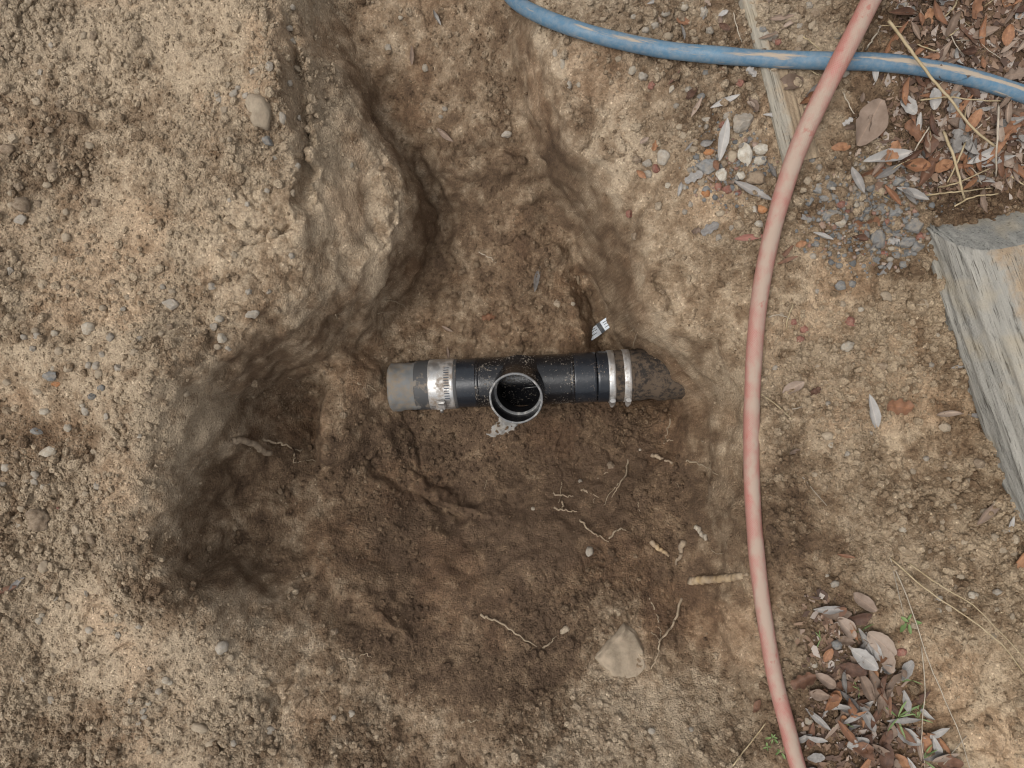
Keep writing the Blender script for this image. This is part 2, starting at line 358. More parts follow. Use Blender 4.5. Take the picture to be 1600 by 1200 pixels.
for a in range(len(lx)):
    x1, y1, x2, y2 = lx[a - 1], ly[a - 1], lx[a], ly[a]
    _in ^= ((y1 > QY) != (y2 > QY)) & (QX < (x2 - x1) * (QY - y1) / (y2 - y1 + 1e-12) + x1)
    t_ = np.clip(((QX - x1) * (x2 - x1) + (QY - y1) * (y2 - y1)) / ((x2 - x1) ** 2 + (y2 - y1) ** 2 + 1e-12), 0, 1)
    _dd = np.minimum(_dd, np.hypot(QX - x1 - t_ * (x2 - x1), QY - y1 - t_ * (y2 - y1)))
_sd = np.where(_in, _dd, -_dd) + _ww
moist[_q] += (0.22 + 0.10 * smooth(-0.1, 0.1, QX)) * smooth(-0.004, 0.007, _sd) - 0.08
for _px, _py, _sg, _am in ((345, 770, 0.10, -0.16), (430, 640, 0.08, -0.12), (380, 860, 0.08, -0.10), (800, 740, 0.16, 0.12), (760, 960, 0.20, 0.12), (1020, 880, 0.12, 0.10), (780, 480, 0.10, 0.10), (900, 220, 0.08, 0.12), (990, 330, 0.07, 0.10), (1060, 420, 0.07, 0.08), (660, 1120, 0.14, 0.08)):
    _x, _y, _z = surf(_px, _py, hb)
    moist += _am * np.exp(-((xf - _x) ** 2 + (yf - _y) ** 2) / (2 * _sg * _sg))       # how damp the soil is, place by place
gran = zone_field(GRAN, 0.055, 0.5)
gran = np.clip(gran * (0.55 + 0.75 * smooth(-0.45, 0.35, fbm(xf, yf, f=7, octv=2, seed=133))), 0, 1.1)
tanv = zone_field(TAN, 0.22, 0.4)

# ------------------------------------------------------------------ relief on top of the measured heights
def stroke(pts, width, height, taper=True):
    """a ridge (or a groove, negative height) along a line drawn on the ground"""
    global Z
    w = [surf(a, b, hb) for a, b in pts]
    best = np.full(xf.shape, 1e9); amp = np.ones_like(xf)
    L = len(w) - 1
    for k in range(L):
        ax, ay, _ = w[k]; bx, by, _ = w[k + 1]
        dx, dy = bx - ax, by - ay
        t = np.clip(((xf - ax) * dx + (yf - ay) * dy) / (dx * dx + dy * dy + 1e-12), 0, 1)
        d = np.hypot(xf - ax - t * dx, yf - ay - t * dy)
        sel = d < best
        best[sel] = d[sel]
        if taper: amp[sel] = np.sin(np.pi * np.clip((k + t[sel]) / L * 0.9 + 0.05, 0, 1)) ** 0.6
    wob = 1 + 0.6 * vnoise(xf * 45, yf * 45, seed=77) + 0.4 * vnoise(xf * 110, yf * 110, seed=78)
    Z += height * amp * np.exp(-(best / (width * wob.clip(0.4))) ** 2)

stroke([(447, 20), (456, 70), (464, 120), (468, 170), (472, 220), (475, 285), (480, 335)], 0.011, -0.048)          # crack along the left lip
stroke([(430, 40), (442, 110), (450, 180), (455, 260)], 0.016, 0.012)
stroke([(1160, 700), (1178, 800), (1190, 900)], 0.012, -0.010)
stroke([(640, 742), (670, 768), (710, 790), (765, 803)], 0.012, 0.026)                      # smeared clay ridges
stroke([(650, 770), (690, 800), (730, 815)], 0.008, -0.016)
stroke([(560, 705), (585, 740), (640, 770)], 0.008, -0.014)
stroke([(628, 650), (648, 690), (655, 730)], 0.010, -0.014)
stroke([(590, 660), (610, 700), (612, 730)], 0.012, 0.012)
stroke([(500, 930), (545, 965), (600, 975)], 0.008, -0.012)
stroke([(550, 930), (600, 950), (620, 975), (605, 990)], 0.018, 0.018)
stroke([(690, 245), (740, 240), (790, 228), (830, 240)], 0.010, -0.014)
stroke([(720, 262), (790, 250), (850, 258)], 0.012, 0.012)
stroke([(590, 205), (615, 240), (625, 280)], 0.018, 0.022)
stroke([(435, 385), (470, 360), (482, 320)], 0.016, 0.018)
stroke([(600, 400), (640, 350), (650, 300)], 0.012, 0.016)
stroke([(310, 490), (330, 520), (340, 560)], 0.008, -0.010)
stroke([(420, 1060), (440, 1100), (425, 1140)], 0.012, -0.014)
stroke([(600, 1110), (612, 1150), (606, 1190)], 0.014, 0.010)
for k in range(5):                                                                            # scrape marks of the digging bar in the left pocket
    stroke([(352 + 9 * k, 600 + 2 * k), (335 + 9 * k, 630), (336 + 9 * k, 665), (348 + 9 * k, 690)], 0.0028, 0.0055)
for k in range(7):
    a = 1085 + 12 * k
    stroke([(a, 650 + 14 * k), (a + 10, 700 + 14 * k), (a + 26, 760 + 14 * k)], 0.004, 0.0025 * (1 if k % 2 else -1))

gy_, gx_ = np.gradient(Z.reshape(NY, NX), gy, gx)
steep = np.hypot(gx_, gy_).ravel()
st = smooth(0.35, 1.3, steep)
inner = 1 - smooth(1.1, 2.0, rr)
flat = 1 - st
rough_amp = (0.35 + 0.65 * gran)
det = 0.012 * fbm(xf, yf, f=9, octv=2, seed=1) * (0.5 + 0.5 * rough_amp)
det += 0.0040 * fbm(xf, yf, f=48, octv=3, gain=0.6, seed=5) * rough_amp
det -= 0.0034 * np.abs(fbm(xf, yf, f=75, octv=3, gain=0.65, seed=15)) * (0.4 + 0.6 * smooth(-0.5, 0.5, vnoise(xf * 11, yf * 11, seed=16)))
ridg = 1 - np.abs(fbm(xf, yf, f=26, octv=3, gain=0.5, seed=9))
det -= 0.010 * np.clip(ridg - 0.86, 0, 1) / 0.14 * smooth(0.25, 0.7, 1 - gran) * smooth(-0.1, 0.5, vnoise(xf * 7, yf * 7, seed=40))
cl = clods(xf + 0.006 * vnoise(xf * 60, yf * 60, seed=2), yf + 0.006 * vnoise(xf * 60, yf * 60, seed=12), 0.036, 50, 0.30) * 0.022 * smooth(0.45, 0.95, gran)
cl = np.maximum(cl, clods(xf + 0.004 * vnoise(xf * 90, yf * 90, seed=3), yf, 0.018, 60, 0.55) * 0.0130 * smooth(0.3, 0.9, gran))
cl += clods(xf, yf, 0.0095, 70, 0.70) * 0.0068 * smooth(0.1, 0.7, gran)
cl += clods(xf, yf, 0.026, 80, 0.16) * 0.008 * (1 - smooth(0.3, 0.7, gran))
Z = Z + (det + cl) * inner * (0.12 + 0.88 * flat)
# crumbling, ledged faces of the steep cuts: pushed sideways along the face
nrm = 1 / np.sqrt(1 + steep ** 2)
hx, hy = -gx_.ravel() * nrm, -gy_.ravel() * nrm
dsp = (0.008 * fbm(xf, yf, Z, f=14, octv=3, gain=0.5, seed=21) + 0.0050 * fbm(xf, yf, Z, f=34, octv=2, gain=0.55, seed=23)) * st * inner
XD, YD, Z = xf + hx * dsp, yf + hy * dsp, Z + nrm * dsp
# the bed scooped out under the pipe
_a, _b = np.array(P(640, 603, -0.345)), np.array(P(1000, 586, -0.325))
_t = ((xf - _a[0]) * (_b[0] - _a[0]) + (yf - _a[1]) * (_b[1] - _a[1])) / ((_b - _a) @ (_b - _a))
_dp = np.hypot(xf - _a[0] - _t * (_b[0] - _a[0]), yf - _a[1] - _t * (_b[1] - _a[1]))
_bed = (_t > 0) & (_t < 1) & (_dp < 0.056)
Z = np.where(_bed, np.minimum(Z, -0.42 + 6.0 * np.maximum(_dp - 0.047, 0)), Z)
nb = near & (rr < 1.5)
_x, _y, _z = XD[nb], YD[nb], Z[nb]
patch = fbm(_x, _y, _z, f=7, octv=3, seed=101)
moist[nb] += 0.20 * patch + 0.30 * fbm(_x, _y, _z, f=42, octv=4, gain=0.62, seed=111)
redv = np.zeros_like(moist); redv[nb] = 0.22 * smooth(0.0, 0.75, fbm(_x, _y, _z, f=9, octv=3, seed=121))
h = Grid(Z)
moistG, tanG, granG, steepG = Grid(moist), Grid(tanv), Grid(gran), Grid(steep)

idx = np.arange(NX * NY).reshape(NY, NX)
fa = np.stack([idx[:-1, :-1], idx[:-1, 1:], idx[1:, 1:], idx[1:, :-1]], -1).reshape(-1, 4)
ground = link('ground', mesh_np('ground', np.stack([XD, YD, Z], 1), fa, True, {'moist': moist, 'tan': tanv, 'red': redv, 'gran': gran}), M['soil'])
ground['kind'] = 'structure'

def on(px, py):
    return surf(px, py, h)

def normal_at(x, y, e=0.012):
    dx = float(h(x + e, y) - h(x - e, y)) / (2 * e); dy = float(h(x, y + e) - h(x, y - e)) / (2 * e)
    n = Vector((-dx, -dy, 1)); n.normalize(); return n

# ------------------------------------------------------------------ loose crumbs of soil (nobody could count them)
def ico(sub):
    bm = bmesh.new(); bmesh.ops.create_icosphere(bm, subdivisions=sub, radius=1.0)
    v = np.array([p.co[:] for p in bm.verts]); f = np.array([[q.index for q in p.verts] for p in bm.faces]); bm.free()
    return v, f
OCT = (np.array([[1, 0, 0], [-1, 0, 0], [0, 1, 0], [0, -1, 0], [0, 0, 1], [0, 0, -1]], float),
       np.array([[0, 2, 4], [2, 1, 4], [1, 3, 4], [3, 0, 4], [2, 0, 5], [1, 2, 5], [3, 1, 5], [0, 3, 5]]))

def rand_rot(n):
    q = rng.normal(size=(n, 4)); q /= np.linalg.norm(q, axis=1)[:, None]
    w, x, y, z = q.T
    return np.stack([np.stack([1 - 2 * (y * y + z * z), 2 * (x * y - z * w), 2 * (x * z + y * w)], -1),
                     np.stack([2 * (x * y + z * w), 1 - 2 * (x * x + z * z), 2 * (y * z - x * w)], -1),
                     np.stack([2 * (x * z - y * w), 2 * (y * z + x * w), 1 - 2 * (x * x + y * y)], -1)], 1)

def scatter(n, power=1.6, clump=8.0, floor=0.01):
    """places on the ground, denser where the soil lies loose"""
    out = np.zeros((0, 2))
    while len(out) < n:
        x = rng.uniform(-1.0, 1.0, n * 3); y = rng.uniform(-0.77, 0.77, n * 3)
        c = 0.5 + 0.5 * vnoise(x * clump, y * clump, seed=90) + 0.35 * vnoise(x * clump * 4, y * clump * 4, seed=91)
        p = (granG(x, y) ** power) * np.clip(c, 0, 1) + floor
        p *= 1 - 0.85 * smooth(0.9, 2.2, steepG(x, y))
        k = rng.random(len(x)) < p
        out = np.concatenate([out, np.stack([x[k], y[k]], 1)])
    return out[:n]

def crumbs(name, n, tmpl, r_med, r_sig, r_max, sink, power, clump, mat, label, floor=0.01):
    tv, tf = tmpl
    xy = scatter(n, power, clump, floor)
    r = np.minimum(np.exp(rng.normal(math.log(r_med), r_sig, n)), r_max)
    R = rand_rot(n)
    jit = rng.uniform(0.62, 1.2, (n, len(tv), 1)) if len(tv) < 30 else rng.uniform(0.9, 1.08, (n, len(tv), 1))
    sc = rng.uniform(0.7, 1.25, (n, 1, 3))
    v = np.einsum('nij,nkj->nki', R, tv[None] * jit * sc) * r[:, None, None]
    v[:, :, 0] += xy[:, 0, None]; v[:, :, 1] += xy[:, 1, None]
    v[:, :, 2] += (h(xy[:, 0], xy[:, 1]) + r * sink)[:, None]
    f = (tf[None] + (np.arange(n) * len(tv))[:, None, None]).reshape(-1, 3)
    rep = len(tv)
    at = {'moist': np.repeat(moistG(xy[:, 0], xy[:, 1]), rep), 'tan': np.repeat(tanG(xy[:, 0], xy[:, 1]), rep), 'rnd': np.repeat(rng.random(n), rep), 'red': np.zeros(n * rep)}
    o = link(name, mesh_np(name, v.reshape(-1, 3), f, False, at), mat)
    o['kind'] = 'stuff'; o['label'] = label
    return o
def lumpy(sub, seed, amt=0.22):
    v, f = ico(sub); return v * (1 + amt * fbm(v[:, 0] + seed, v[:, 1], v[:, 2], f=1.7, octv=3, gain=0.6, seed=seed)[:, None]), f
crumbs('soil_grit', 80000, OCT, 0.0015, 0.38, 0.0034, 0.25, 1.3, 9, M['crumb'], 'fine loose soil grit strewn over the ground', 0.03)
crumbs('soil_crumbs', 19000, ico(1), 0.0032, 0.36, 0.0068, 0.30, 1.8, 7, M['crumb'], 'loose pea-sized soil crumbs lying on the ground', 0.014)
crumbs('soil_lumps', 2300, lumpy(2, 7), 0.0064, 0.26, 0.0105, 0.25, 2.6, 6, M['crumb'], 'loose lumps of soil lying on the ground')

# ------------------------------------------------------------------ materials of the things
def plastic(name, base, rough, dirt, dirt_scale=150, spread=0.08, dirt_col=(0.20, 0.145, 0.10), spec=0.5):
    t = NT(name)
    n = t.noise(dirt_scale, 5, 0.7); big = t.noise(28, 3, 0.6)
    k = t.math('MULTIPLY_ADD', t.math('SUBTRACT', big, 0.5), 0.5, n)
    f = t.rng(k, 1 - dirt, 1 - dirt + spread)
    fine = t.rng(t.noise(60, 4, 0.7, vec=t.vadd(t.co, (5, 3, 1))), 0.45, 0.8, 0.0, 0.12)
    col = t.mix(fine, base, (0.10, 0.085, 0.07))
    col = t.mix(f, col, dirt_col)
    b = t.bump(t.math('MULTIPLY_ADD', f, 0.5, n), 0.0012, 0.35)
    return t.done(col, t.mix(f, t.grey(rough), (0.95, 0.95, 0.95)), b, Specular_IOR_Level=spec)
M['black'] = plastic('black_plastic', (0.007, 0.0075, 0.009), 0.2, 0.41, 210, 0.07, (0.24, 0.20, 0.155))
M['black_clean'] = plastic('smooth_black_plastic', (0.012, 0.015, 0.020), 0.24, 0.36, 200)
M['black_inside'] = plastic('wet_black_plastic', (0.008, 0.008, 0.009), 0.15, 0.24)
M['rubber'] = plastic('grey_rubber', (0.055, 0.055, 0.055), 0.6, 0.46, 60, 0.2, (0.25, 0.20, 0.15))
M['old_pipe'] = plastic('old_grey_pipe', (0.15, 0.153, 0.15), 0.75, 0.60, 85, 0.26, (0.21, 0.168, 0.122))
M['muddy_pipe'] = plastic('mud_caked_pipe', (0.028, 0.024, 0.021), 0.85, 0.60, 110, 0.16, (0.095, 0.070, 0.050), 0.15)
M['rim'] = plastic('scuffed_rim', (0.13, 0.13, 0.13), 0.5, 0.50, 110, 0.14, (0.33, 0.315, 0.29))
def steel():
    t = NT('stainless_band')
    n = t.noise(38, 4, 0.65); m = t.noise(180, 3, 0.6)
    f = t.rng(n, 0.44, 0.64)
    col = t.mix(t.math('MULTIPLY', f, 0.9), (0.56, 0.55, 0.53), (0.21, 0.16, 0.115))
    return t.done(col, t.rng(f, 0, 1, 0.34, 0.9), t.bump(m, 0.0006, 0.4), Metallic=t.rng(f, 0, 1, 0.85, 0.0))
M['steel'] = steel()
def hose(name, base, base2, dust, lo, hi, stretch, braid):
    t = NT(name)
    u, v = t.attr('along'), t.attr('around')
    vec = t.comb(t.math('MULTIPLY', u, stretch), t.math('MULTIPLY', v, 0.28 if braid else 1.0), 0.0)
    n = t.noise(9, 5, 0.65, vec=vec); n2 = t.noise(120, 3, 0.6); n3 = t.noise(16, 3, 0.6)
    top = t.xyz(t.n.new('ShaderNodeNewGeometry').outputs['Normal'])[2]
    f = t.rng(t.math('MULTIPLY_ADD', t.math('POWER', t.math('MAXIMUM', top, 0.0), 3.0 if braid else 14.0), 0.20, n), lo, hi)
    col = t.mix(t.rng(n3, 0.3, 0.7), base, base2)
    if braid:
        s1 = t.math('SINE', t.math('MULTIPLY_ADD', v, 22.0 * 6.2832, t.math('MULTIPLY', u, 1500.0)))
        s2 = t.math('SINE', t.math('MULTIPLY_ADD', v, -22.0 * 6.2832, t.math('MULTIPLY', u, 1500.0)))
        bh = t.math('MAXIMUM', s1, s2)
        col = t.mix(t.rng(bh, -0.2, 1, 0.0, 0.30), col, dust)
        wet = t.rng(t.noise(34, 3, 0.6, vec=t.vadd(t.co, (9, 2, 4))), 0.64, 0.69, 0, 0.55)
        col = t.mix(f, col, dust)
        col = t.mix(wet, col, (0.30, 0.085, 0.065))
        hgt = t.math('MULTIPLY_ADD', bh, 0.18, n2)
    else:
        col = t.mix(t.math('MULTIPLY', t.rng(n2, 0.35, 0.75), 0.35), col, (0.33, 0.30, 0.26))
        col = t.mix(f, col, dust)
        hgt = t.math('MULTIPLY_ADD', f, 1.2, n2)
    return t.done(col, t.rng(f, 0, 1, 0.5, 0.92), t.bump(hgt, 0.0009, 0.5), Specular_IOR_Level=0.35)
M['red_hose'] = hose('dusty_red_hose', (0.34, 0.118, 0.095), (0.31, 0.145, 0.115), (0.34, 0.255, 0.20), 0.50, 0.72, 2.0, True)
M['blue_hose'] = hose('muddy_blue_hose', (0.058, 0.128, 0.196), (0.088, 0.175, 0.250), (0.34, 0.28, 0.215), 0.615, 0.72, 1.5, False)
def wood(name, c1, c2, dirt):
    t = NT(name)
    vec = t.scalevec(5, 110, 110)
    n = t.noise(1.0, 6, 0.7, vec=vec, dist=0.4); n2 = t.noise(3.2, 4, 0.7, vec=vec)
    crack = t.rng(n2, 0.30, 0.42)
    col = t.mix(t.rng(n, 0.3, 0.7), c1, c2)
    col = t.mix(crack, t.mix(1.0, col, (0.32, 0.29, 0.26), 'MULTIPLY'), col)
    col = t.mix(t.math('MULTIPLY', t.rng(t.noise(14, 3), 0.52, 0.7), 0.5), col, (0.34, 0.28, 0.19))
    d = t.attr('dirt')
    f = t.rng(t.math('ADD', d, t.math('MULTIPLY', t.math('SUBTRACT', t.noise(36, 5, 0.7), 0.5), 1.1)), 0.38, 0.72)
    soil = t.mix(t.rng(t.noise(70, 5, 0.7), 0.3, 0.7), (0.36, 0.27, 0.175), (0.24, 0.175, 0.115))
    col = t.mix(t.math('MULTIPLY', f, t.rng(crack, 0, 1, 0.25, 0.92)), col, soil)
    return t.done(col, 0.9, t.bump(t.math('MULTIPLY_ADD', crack, 1.0, t.math('MULTIPLY_ADD', n, 0.8, t.noise(300, 2))), 0.0022, 0.7), Specular_IOR_Level=0.2)
M['timber'] = wood('weathered_timber', (0.18, 0.172, 0.152), (0.335, 0.315, 0.272), True)
M['timber_end'] = wood('dark_end_grain', (0.155, 0.152, 0.138), (0.27, 0.26, 0.23), True)
M['old_timber'] = wood('buried_timber', (0.22, 0.20, 0.165), (0.38, 0.34, 0.27), True)
def leafmat(name, stops, rough=0.65, vein=(1.25, 1.2, 1.15)):
    t = NT(name)
    n = t.noise(5, 4, 0.65, vec=t.vadd(t.co, t.comb(t.math('MULTIPLY', t.rnd(), 40), 0, 0)))
    k = t.math('MULTIPLY_ADD', t.math('SUBTRACT', n, 0.5), 1.0, t.rnd())
    col = t.ramp(k, stops)
    w = t.rng(t.math('ABSOLUTE', t.xyz(t.co)[1]), 0.006, 0.016, 0.7, 0.0)
    col = t.mix(w, col, t.mix(1.0, col, vein, 'MULTIPLY'))
    return t.done(col, rough, t.bump(t.noise(14, 3), 0.001, 0.4), Specular_IOR_Level=0.3)
M['grey_leaf'] = leafmat('grey_leaf', [(0, (0.12, 0.108, 0.098)), (0.5, (0.24, 0.222, 0.203)), (1, (0.35, 0.328, 0.302))])
M['brown_leaf'] = leafmat('brown_leaf', [(0, (0.065, 0.034, 0.022)), (0.4, (0.135, 0.070, 0.043)), (0.8, (0.215, 0.105, 0.056)), (1, (0.29, 0.15, 0.078))])
M['tan_leaf'] = leafmat('tan_leaf', [(0, (0.13, 0.09, 0.065)), (0.5, (0.22, 0.16, 0.12)), (1, (0.30, 0.235, 0.185))])
M['red_leaf'] = leafmat('red_leaf', [(0, (0.20, 0.09, 0.07)), (1, (0.27, 0.12, 0.09))])
M['green_leaf'] = leafmat('green_leaf', [(0, (0.08, 0.125, 0.04)), (1, (0.16, 0.22, 0.09))], 0.5)
def plain(name, a, b, scale=80, rough=0.85, dust=0.0, unit=False):
    t = NT(name)
    if unit: scale = 2.6; t.co = t.vadd(t.co, t.comb(t.math('MULTIPLY', t.rnd(), 60), 0, 0))
    r = t.rnd()
    n = t.noise(scale, 5, 0.65)
    col = t.mix(t.rng(n, 0.3, 0.7), a, b)
    col = t.mix(1.0, col, t.grey(t.rng(r, 0, 1, 0.8, 1.18)), 'MULTIPLY')
    if dust:
        col = t.mix(t.math('MULTIPLY', t.rng(t.noise(scale * 0.6, 4, 0.7, vec=t.vadd(t.co, (2, 8, 3))), 0.42, 0.62), dust), col, (0.33, 0.26, 0.185))
    return t.done(col, rough, t.bump(t.math('ADD', n, t.noise(scale * 5, 2)), 0.0025 if unit else 0.0012, 0.6 if unit else 0.5), Specular_IOR_Level=0.3)
M['grey_stone'] = plain('blue_grey_stone', (0.115, 0.116, 0.114), (0.21, 0.207, 0.198), 70, 0.85, 0.45, unit=True)
M['pale_stone'] = plain('pale_limestone', (0.29, 0.25, 0.195), (0.43, 0.385, 0.315), 60, 0.9, 0.75, unit=True)
M['white_stone'] = plain('white_limestone', (0.38, 0.345, 0.28), (0.56, 0.52, 0.45), 60, 0.9, 0.6, unit=True)
M['tan_stone'] = plain('tan_stone', (0.25, 0.195, 0.135), (0.38, 0.31, 0.225), 60, 0.92, 0.7, unit=True)
M['brown_stone'] = plain('brown_clod', (0.15, 0.105, 0.07), (0.25, 0.185, 0.125), 110, 0.95, 0.6, unit=True)
M['red_stone'] = plain('red_brown_stone', (0.17, 0.062, 0.045), (0.27, 0.115, 0.085), 70, 0.85, 0.35, unit=True)
M['orange_stone'] = plain('orange_stone', (0.30, 0.12, 0.045), (0.42, 0.20, 0.085), 60, 0.88, 0.3, unit=True)
M['mid_stone'] = plain('grey_tan_stone', (0.24, 0.21, 0.17), (0.36, 0.32, 0.27), 60, 0.9, 0.5, unit=True)
M['root'] = plain('pale_root', (0.20, 0.148, 0.095), (0.38, 0.30, 0.205), 90, 0.85, 0.4)
M['bark_root'] = plain('bark_root', (0.14, 0.10, 0.07), (0.36, 0.28, 0.19), 75, 0.9, 0.3)
M['cut_root'] = plain('peeled_root', (0.46, 0.33, 0.18), (0.17, 0.12, 0.08), 48, 0.85, 0.7)
M['rock'] = plain('soil_dusted_rock', (0.21, 0.165, 0.115), (0.33, 0.265, 0.19), 55, 0.95, 0.8)
M['straw'] = plain('straw', (0.30, 0.225, 0.12), (0.42, 0.34, 0.22), 50, 0.7)
M['grey_stem'] = plain('grey_stem', (0.30, 0.25, 0.19), (0.42, 0.36, 0.28), 50, 0.8)
M['cement'] = plain('grey_cement', (0.24, 0.235, 0.22), (0.36, 0.35, 0.33), 120, 0.9, 0.4)
M['paper'] = plain('label_paper', (0.62, 0.66, 0.70), (0.72, 0.76, 0.79), 200, 0.6)
M['tape'] = plain('dark_tape', (0.03, 0.035, 0.04), (0.07, 0.075, 0.08), 90, 0.5, 0.25)
M['ink'] = plain('dark_ink', (0.04, 0.05, 0.06), (0.07, 0.08, 0.1), 300, 0.6)

# ------------------------------------------------------------------ tubes, lathes
def catmull(pts, n):
    p = np.array(pts, float); m = len(p)
    q = np.concatenate([[2 * p[0] - p[1]], p, [2 * p[-1] - p[-2]]])
    t = np.linspace(0, m - 1, n); k = np.minimum(t.astype(int), m - 2); f = (t - k)[:, None]
    a, b, c, d = q[k], q[k + 1], q[k + 2], q[k + 3]
    return 0.5 * (2 * b + (c - a) * f + (2 * a - 5 * b + 4 * c - d) * f ** 2 + (3 * b - a - 3 * c + d) * f ** 3)

def tube(name, pts, radii, segs=10, attrs=False, cap=True, rough=0.0):
    p = np.asarray(pts, float); n = len(p)
    radii = np.broadcast_to(np.asarray(radii, float), (n,))
    tan = np.gradient(p, axis=0); tan /= np.linalg.norm(tan, axis=1)[:, None] + 1e-12
    up = np.array([0, 0, 1.0]); nn = []
    for t in tan:
        s = up - t * (up @ t)
        if np.linalg.norm(s) < 1e-4: s = np.array([1.0, 0, 0]) - t * t[0]
        nn.append(s / np.linalg.norm(s))
    nn = np.array(nn); bb = np.cross(tan, nn)
    cols = segs + 1 if attrs else segs
    ang = np.linspace(0, 2 * np.pi, segs + 1)[:cols] + np.pi            # seam at the underside
    rr_ = radii[:, None]
    if rough:
        s = np.cumsum(np.r_[0, np.linalg.norm(np.diff(p, axis=0), axis=1)])
        rr_ = rr_ * (1 + rough * vnoise(np.repeat(s[:, None], cols, 1) * (260 if radii.max() < 0.004 else 70), np.cos(ang)[None] * 2 + np.sin(ang)[None] * 3 + 0 * s[:, None], seed=int(abs(p[0, 0]) * 9999) % 999))
    v = p[:, None] + (nn[:, None] * np.cos(ang)[None, :, None] + bb[:, None] * np.sin(ang)[None, :, None]) * rr_[:, :, None]
    v = v.reshape(-1, 3)
    i = np.arange(n - 1)[:, None] * cols; j = np.arange(cols - 1 if attrs else cols)
    j2 = (j + 1) % cols if not attrs else j + 1
    f = np.stack([i + j, i + j2, i + cols + j2, i + cols + j], -1).reshape(-1, 4)
    at = None
    if attrs:
        s = np.cumsum(np.r_[0, np.linalg.norm(np.diff(p, axis=0), axis=1)])
        at = {'along': np.repeat(s, cols), 'around': np.tile(np.linspace(0, 1, cols), n)}
    if cap and not attrs:
        v = np.concatenate([v, p[:1], p[-1:]]); a, b = len(v) - 2, len(v) - 1
        f = np.concatenate([f, np.stack([np.full(cols, a), j2, j, j], -1), np.stack([np.full(cols, b), (n - 1) * cols + j, (n - 1) * cols + j2, (n - 1) * cols + j2], -1)])
        return mesh_mixed(name, v, f)
    return mesh_np(name, v, f, True, at)

def mesh_mixed(name, v, f, smooth_shade=True):
    """faces (n,4); a repeated last index means a triangle"""
    me = bpy.data.meshes.new(name)
    me.from_pydata([tuple(x) for x in v], [], [tuple(q[:3]) if q[2] == q[3] else tuple(q) for q in f.tolist()])
    me.polygons.foreach_set('use_smooth', np.full(len(me.polygons), smooth_shade, bool)); me.update()
    return me

# ------------------------------------------------------------------ two hoses lying over the edge of the hole
def gauss(v, k):
    w = np.exp(-np.linspace(-2, 2, 2 * k + 1) ** 2); w /= w.sum()
    return np.convolve(np.pad(v, k, mode='edge'), w, 'valid')
def lay_hose(name, px, r, n, mat, raise_at=None, rmul=None):
    c = catmull(px, n)
    zt = np.array([on(a, b)[2] for a, b in c])
    k = max(3, n // 22)
    zmax = np.array([zt[max(0, i - k):i + k + 1].max() for i in range(n)])
    z = gauss(0.55 * zmax + 0.45 * zt, k) + r * 0.75
    if raise_at:
        d = np.hypot(c[:, 0] - raise_at[0], c[:, 1] - raise_at[1])
        z += raise_at[2] * np.exp(-(d / raise_at[3]) ** 2)
    x, y = P(c[:, 0], c[:, 1], z)
    rad = r * (1 + 0.03 * vnoise(np.arange(n) * 0.15, np.zeros(n), seed=4))
    if rmul is not None: rad = rad * np.interp(np.linspace(0, 1, n), *rmul)
    return link(name, tube(name, np.stack([x, y, z], 1), rad, 28, True), mat)
blue = lay_hose('blue_hose', [(690, -260), (735, -110), (775, -40), (806, 2), (850, 27), (905, 47), (960, 62), (1040, 78), (1120, 86), (1200, 92), (1290, 95), (1370, 97), (1440, 105), (1510, 120), (1570, 138), (1640, 165), (1760, 240)], 0.0138, 160, M['blue_hose'])
tag(blue, 'blue plastic hose streaked with dried mud, crossing the top of the hole', 'hose')
red = lay_hose('red_hose', [(1490, -260), (1425, -120), (1381, -40), (1361, 0), (1336, 50), (1306, 108), (1276, 168), (1246, 235), (1224, 300), (1205, 370), (1190, 445), (1181, 520), (1176, 600), (1174, 680), (1175, 760), (1180, 840), (1187, 910), (1197, 980), (1211, 1060), (1230, 1135), (1247, 1200), (1290, 1330), (1330, 1450)], 0.0145, 220, M['red_hose'], (1306, 100, 0.032, 190), ([0, 0.3, 0.5, 1], [1.05, 1.05, 0.94, 0.98]))
tag(red, 'dusty pinkish red hose running down the right rim of the hole', 'hose')

# ------------------------------------------------------------------ the drain pipe with its tee
def lathe(name, A, u, prof, segs=64, mat=None, parent=None, lump=0.0, keep=None, closed=False):
    """revolve (s, r) about the axis from A along u; world coordinates minus the parent's origin"""
    u = np.array(u) / np.linalg.norm(u)
    n1 = np.cross(u, [0, 0, 1.0]); n1 /= np.linalg.norm(n1)
    if abs(u[2]) > 0.8: n1 = np.cross(u, [1.0, 0, 0]); n1 /= np.linalg.norm(n1)
    n2 = np.cross(u, n1)
    ang = np.linspace(0, 2 * np.pi, segs, endpoint=False)
    pr = np.array(prof, float); k = len(pr)
    r = np.repeat(pr[:, 1:2], segs, 1)
    if lump:
        r = r + lump * fbm(np.repeat(pr[:, :1], segs, 1) * 40, np.cos(ang)[None] * 1.5 + 0 * r, np.sin(ang)[None] * 1.5 + 0 * r, f=1.0, octv=4, seed=8)
    v = np.array(A) + pr[:, 0, None, None] * u + r[:, :, None] * (np.cos(ang)[None, :, None] * n1 + np.sin(ang)[None, :, None] * n2)
    v = v.reshape(-1, 3)
    i = np.arange(k - 1)[:, None] * segs; j = np.arange(segs); j2 = (j + 1) % segs
    f = np.stack([i + j, i + j2, i + segs + j2, i + segs + j], -1).reshape(-1, 4)
    if keep is not None: f = f[keep(v[f].mean(1))]
    org = np.array(parent['org']) if parent is not None else 0
    return link(name, mesh_np(name, v - org, f, True), mat, parent)
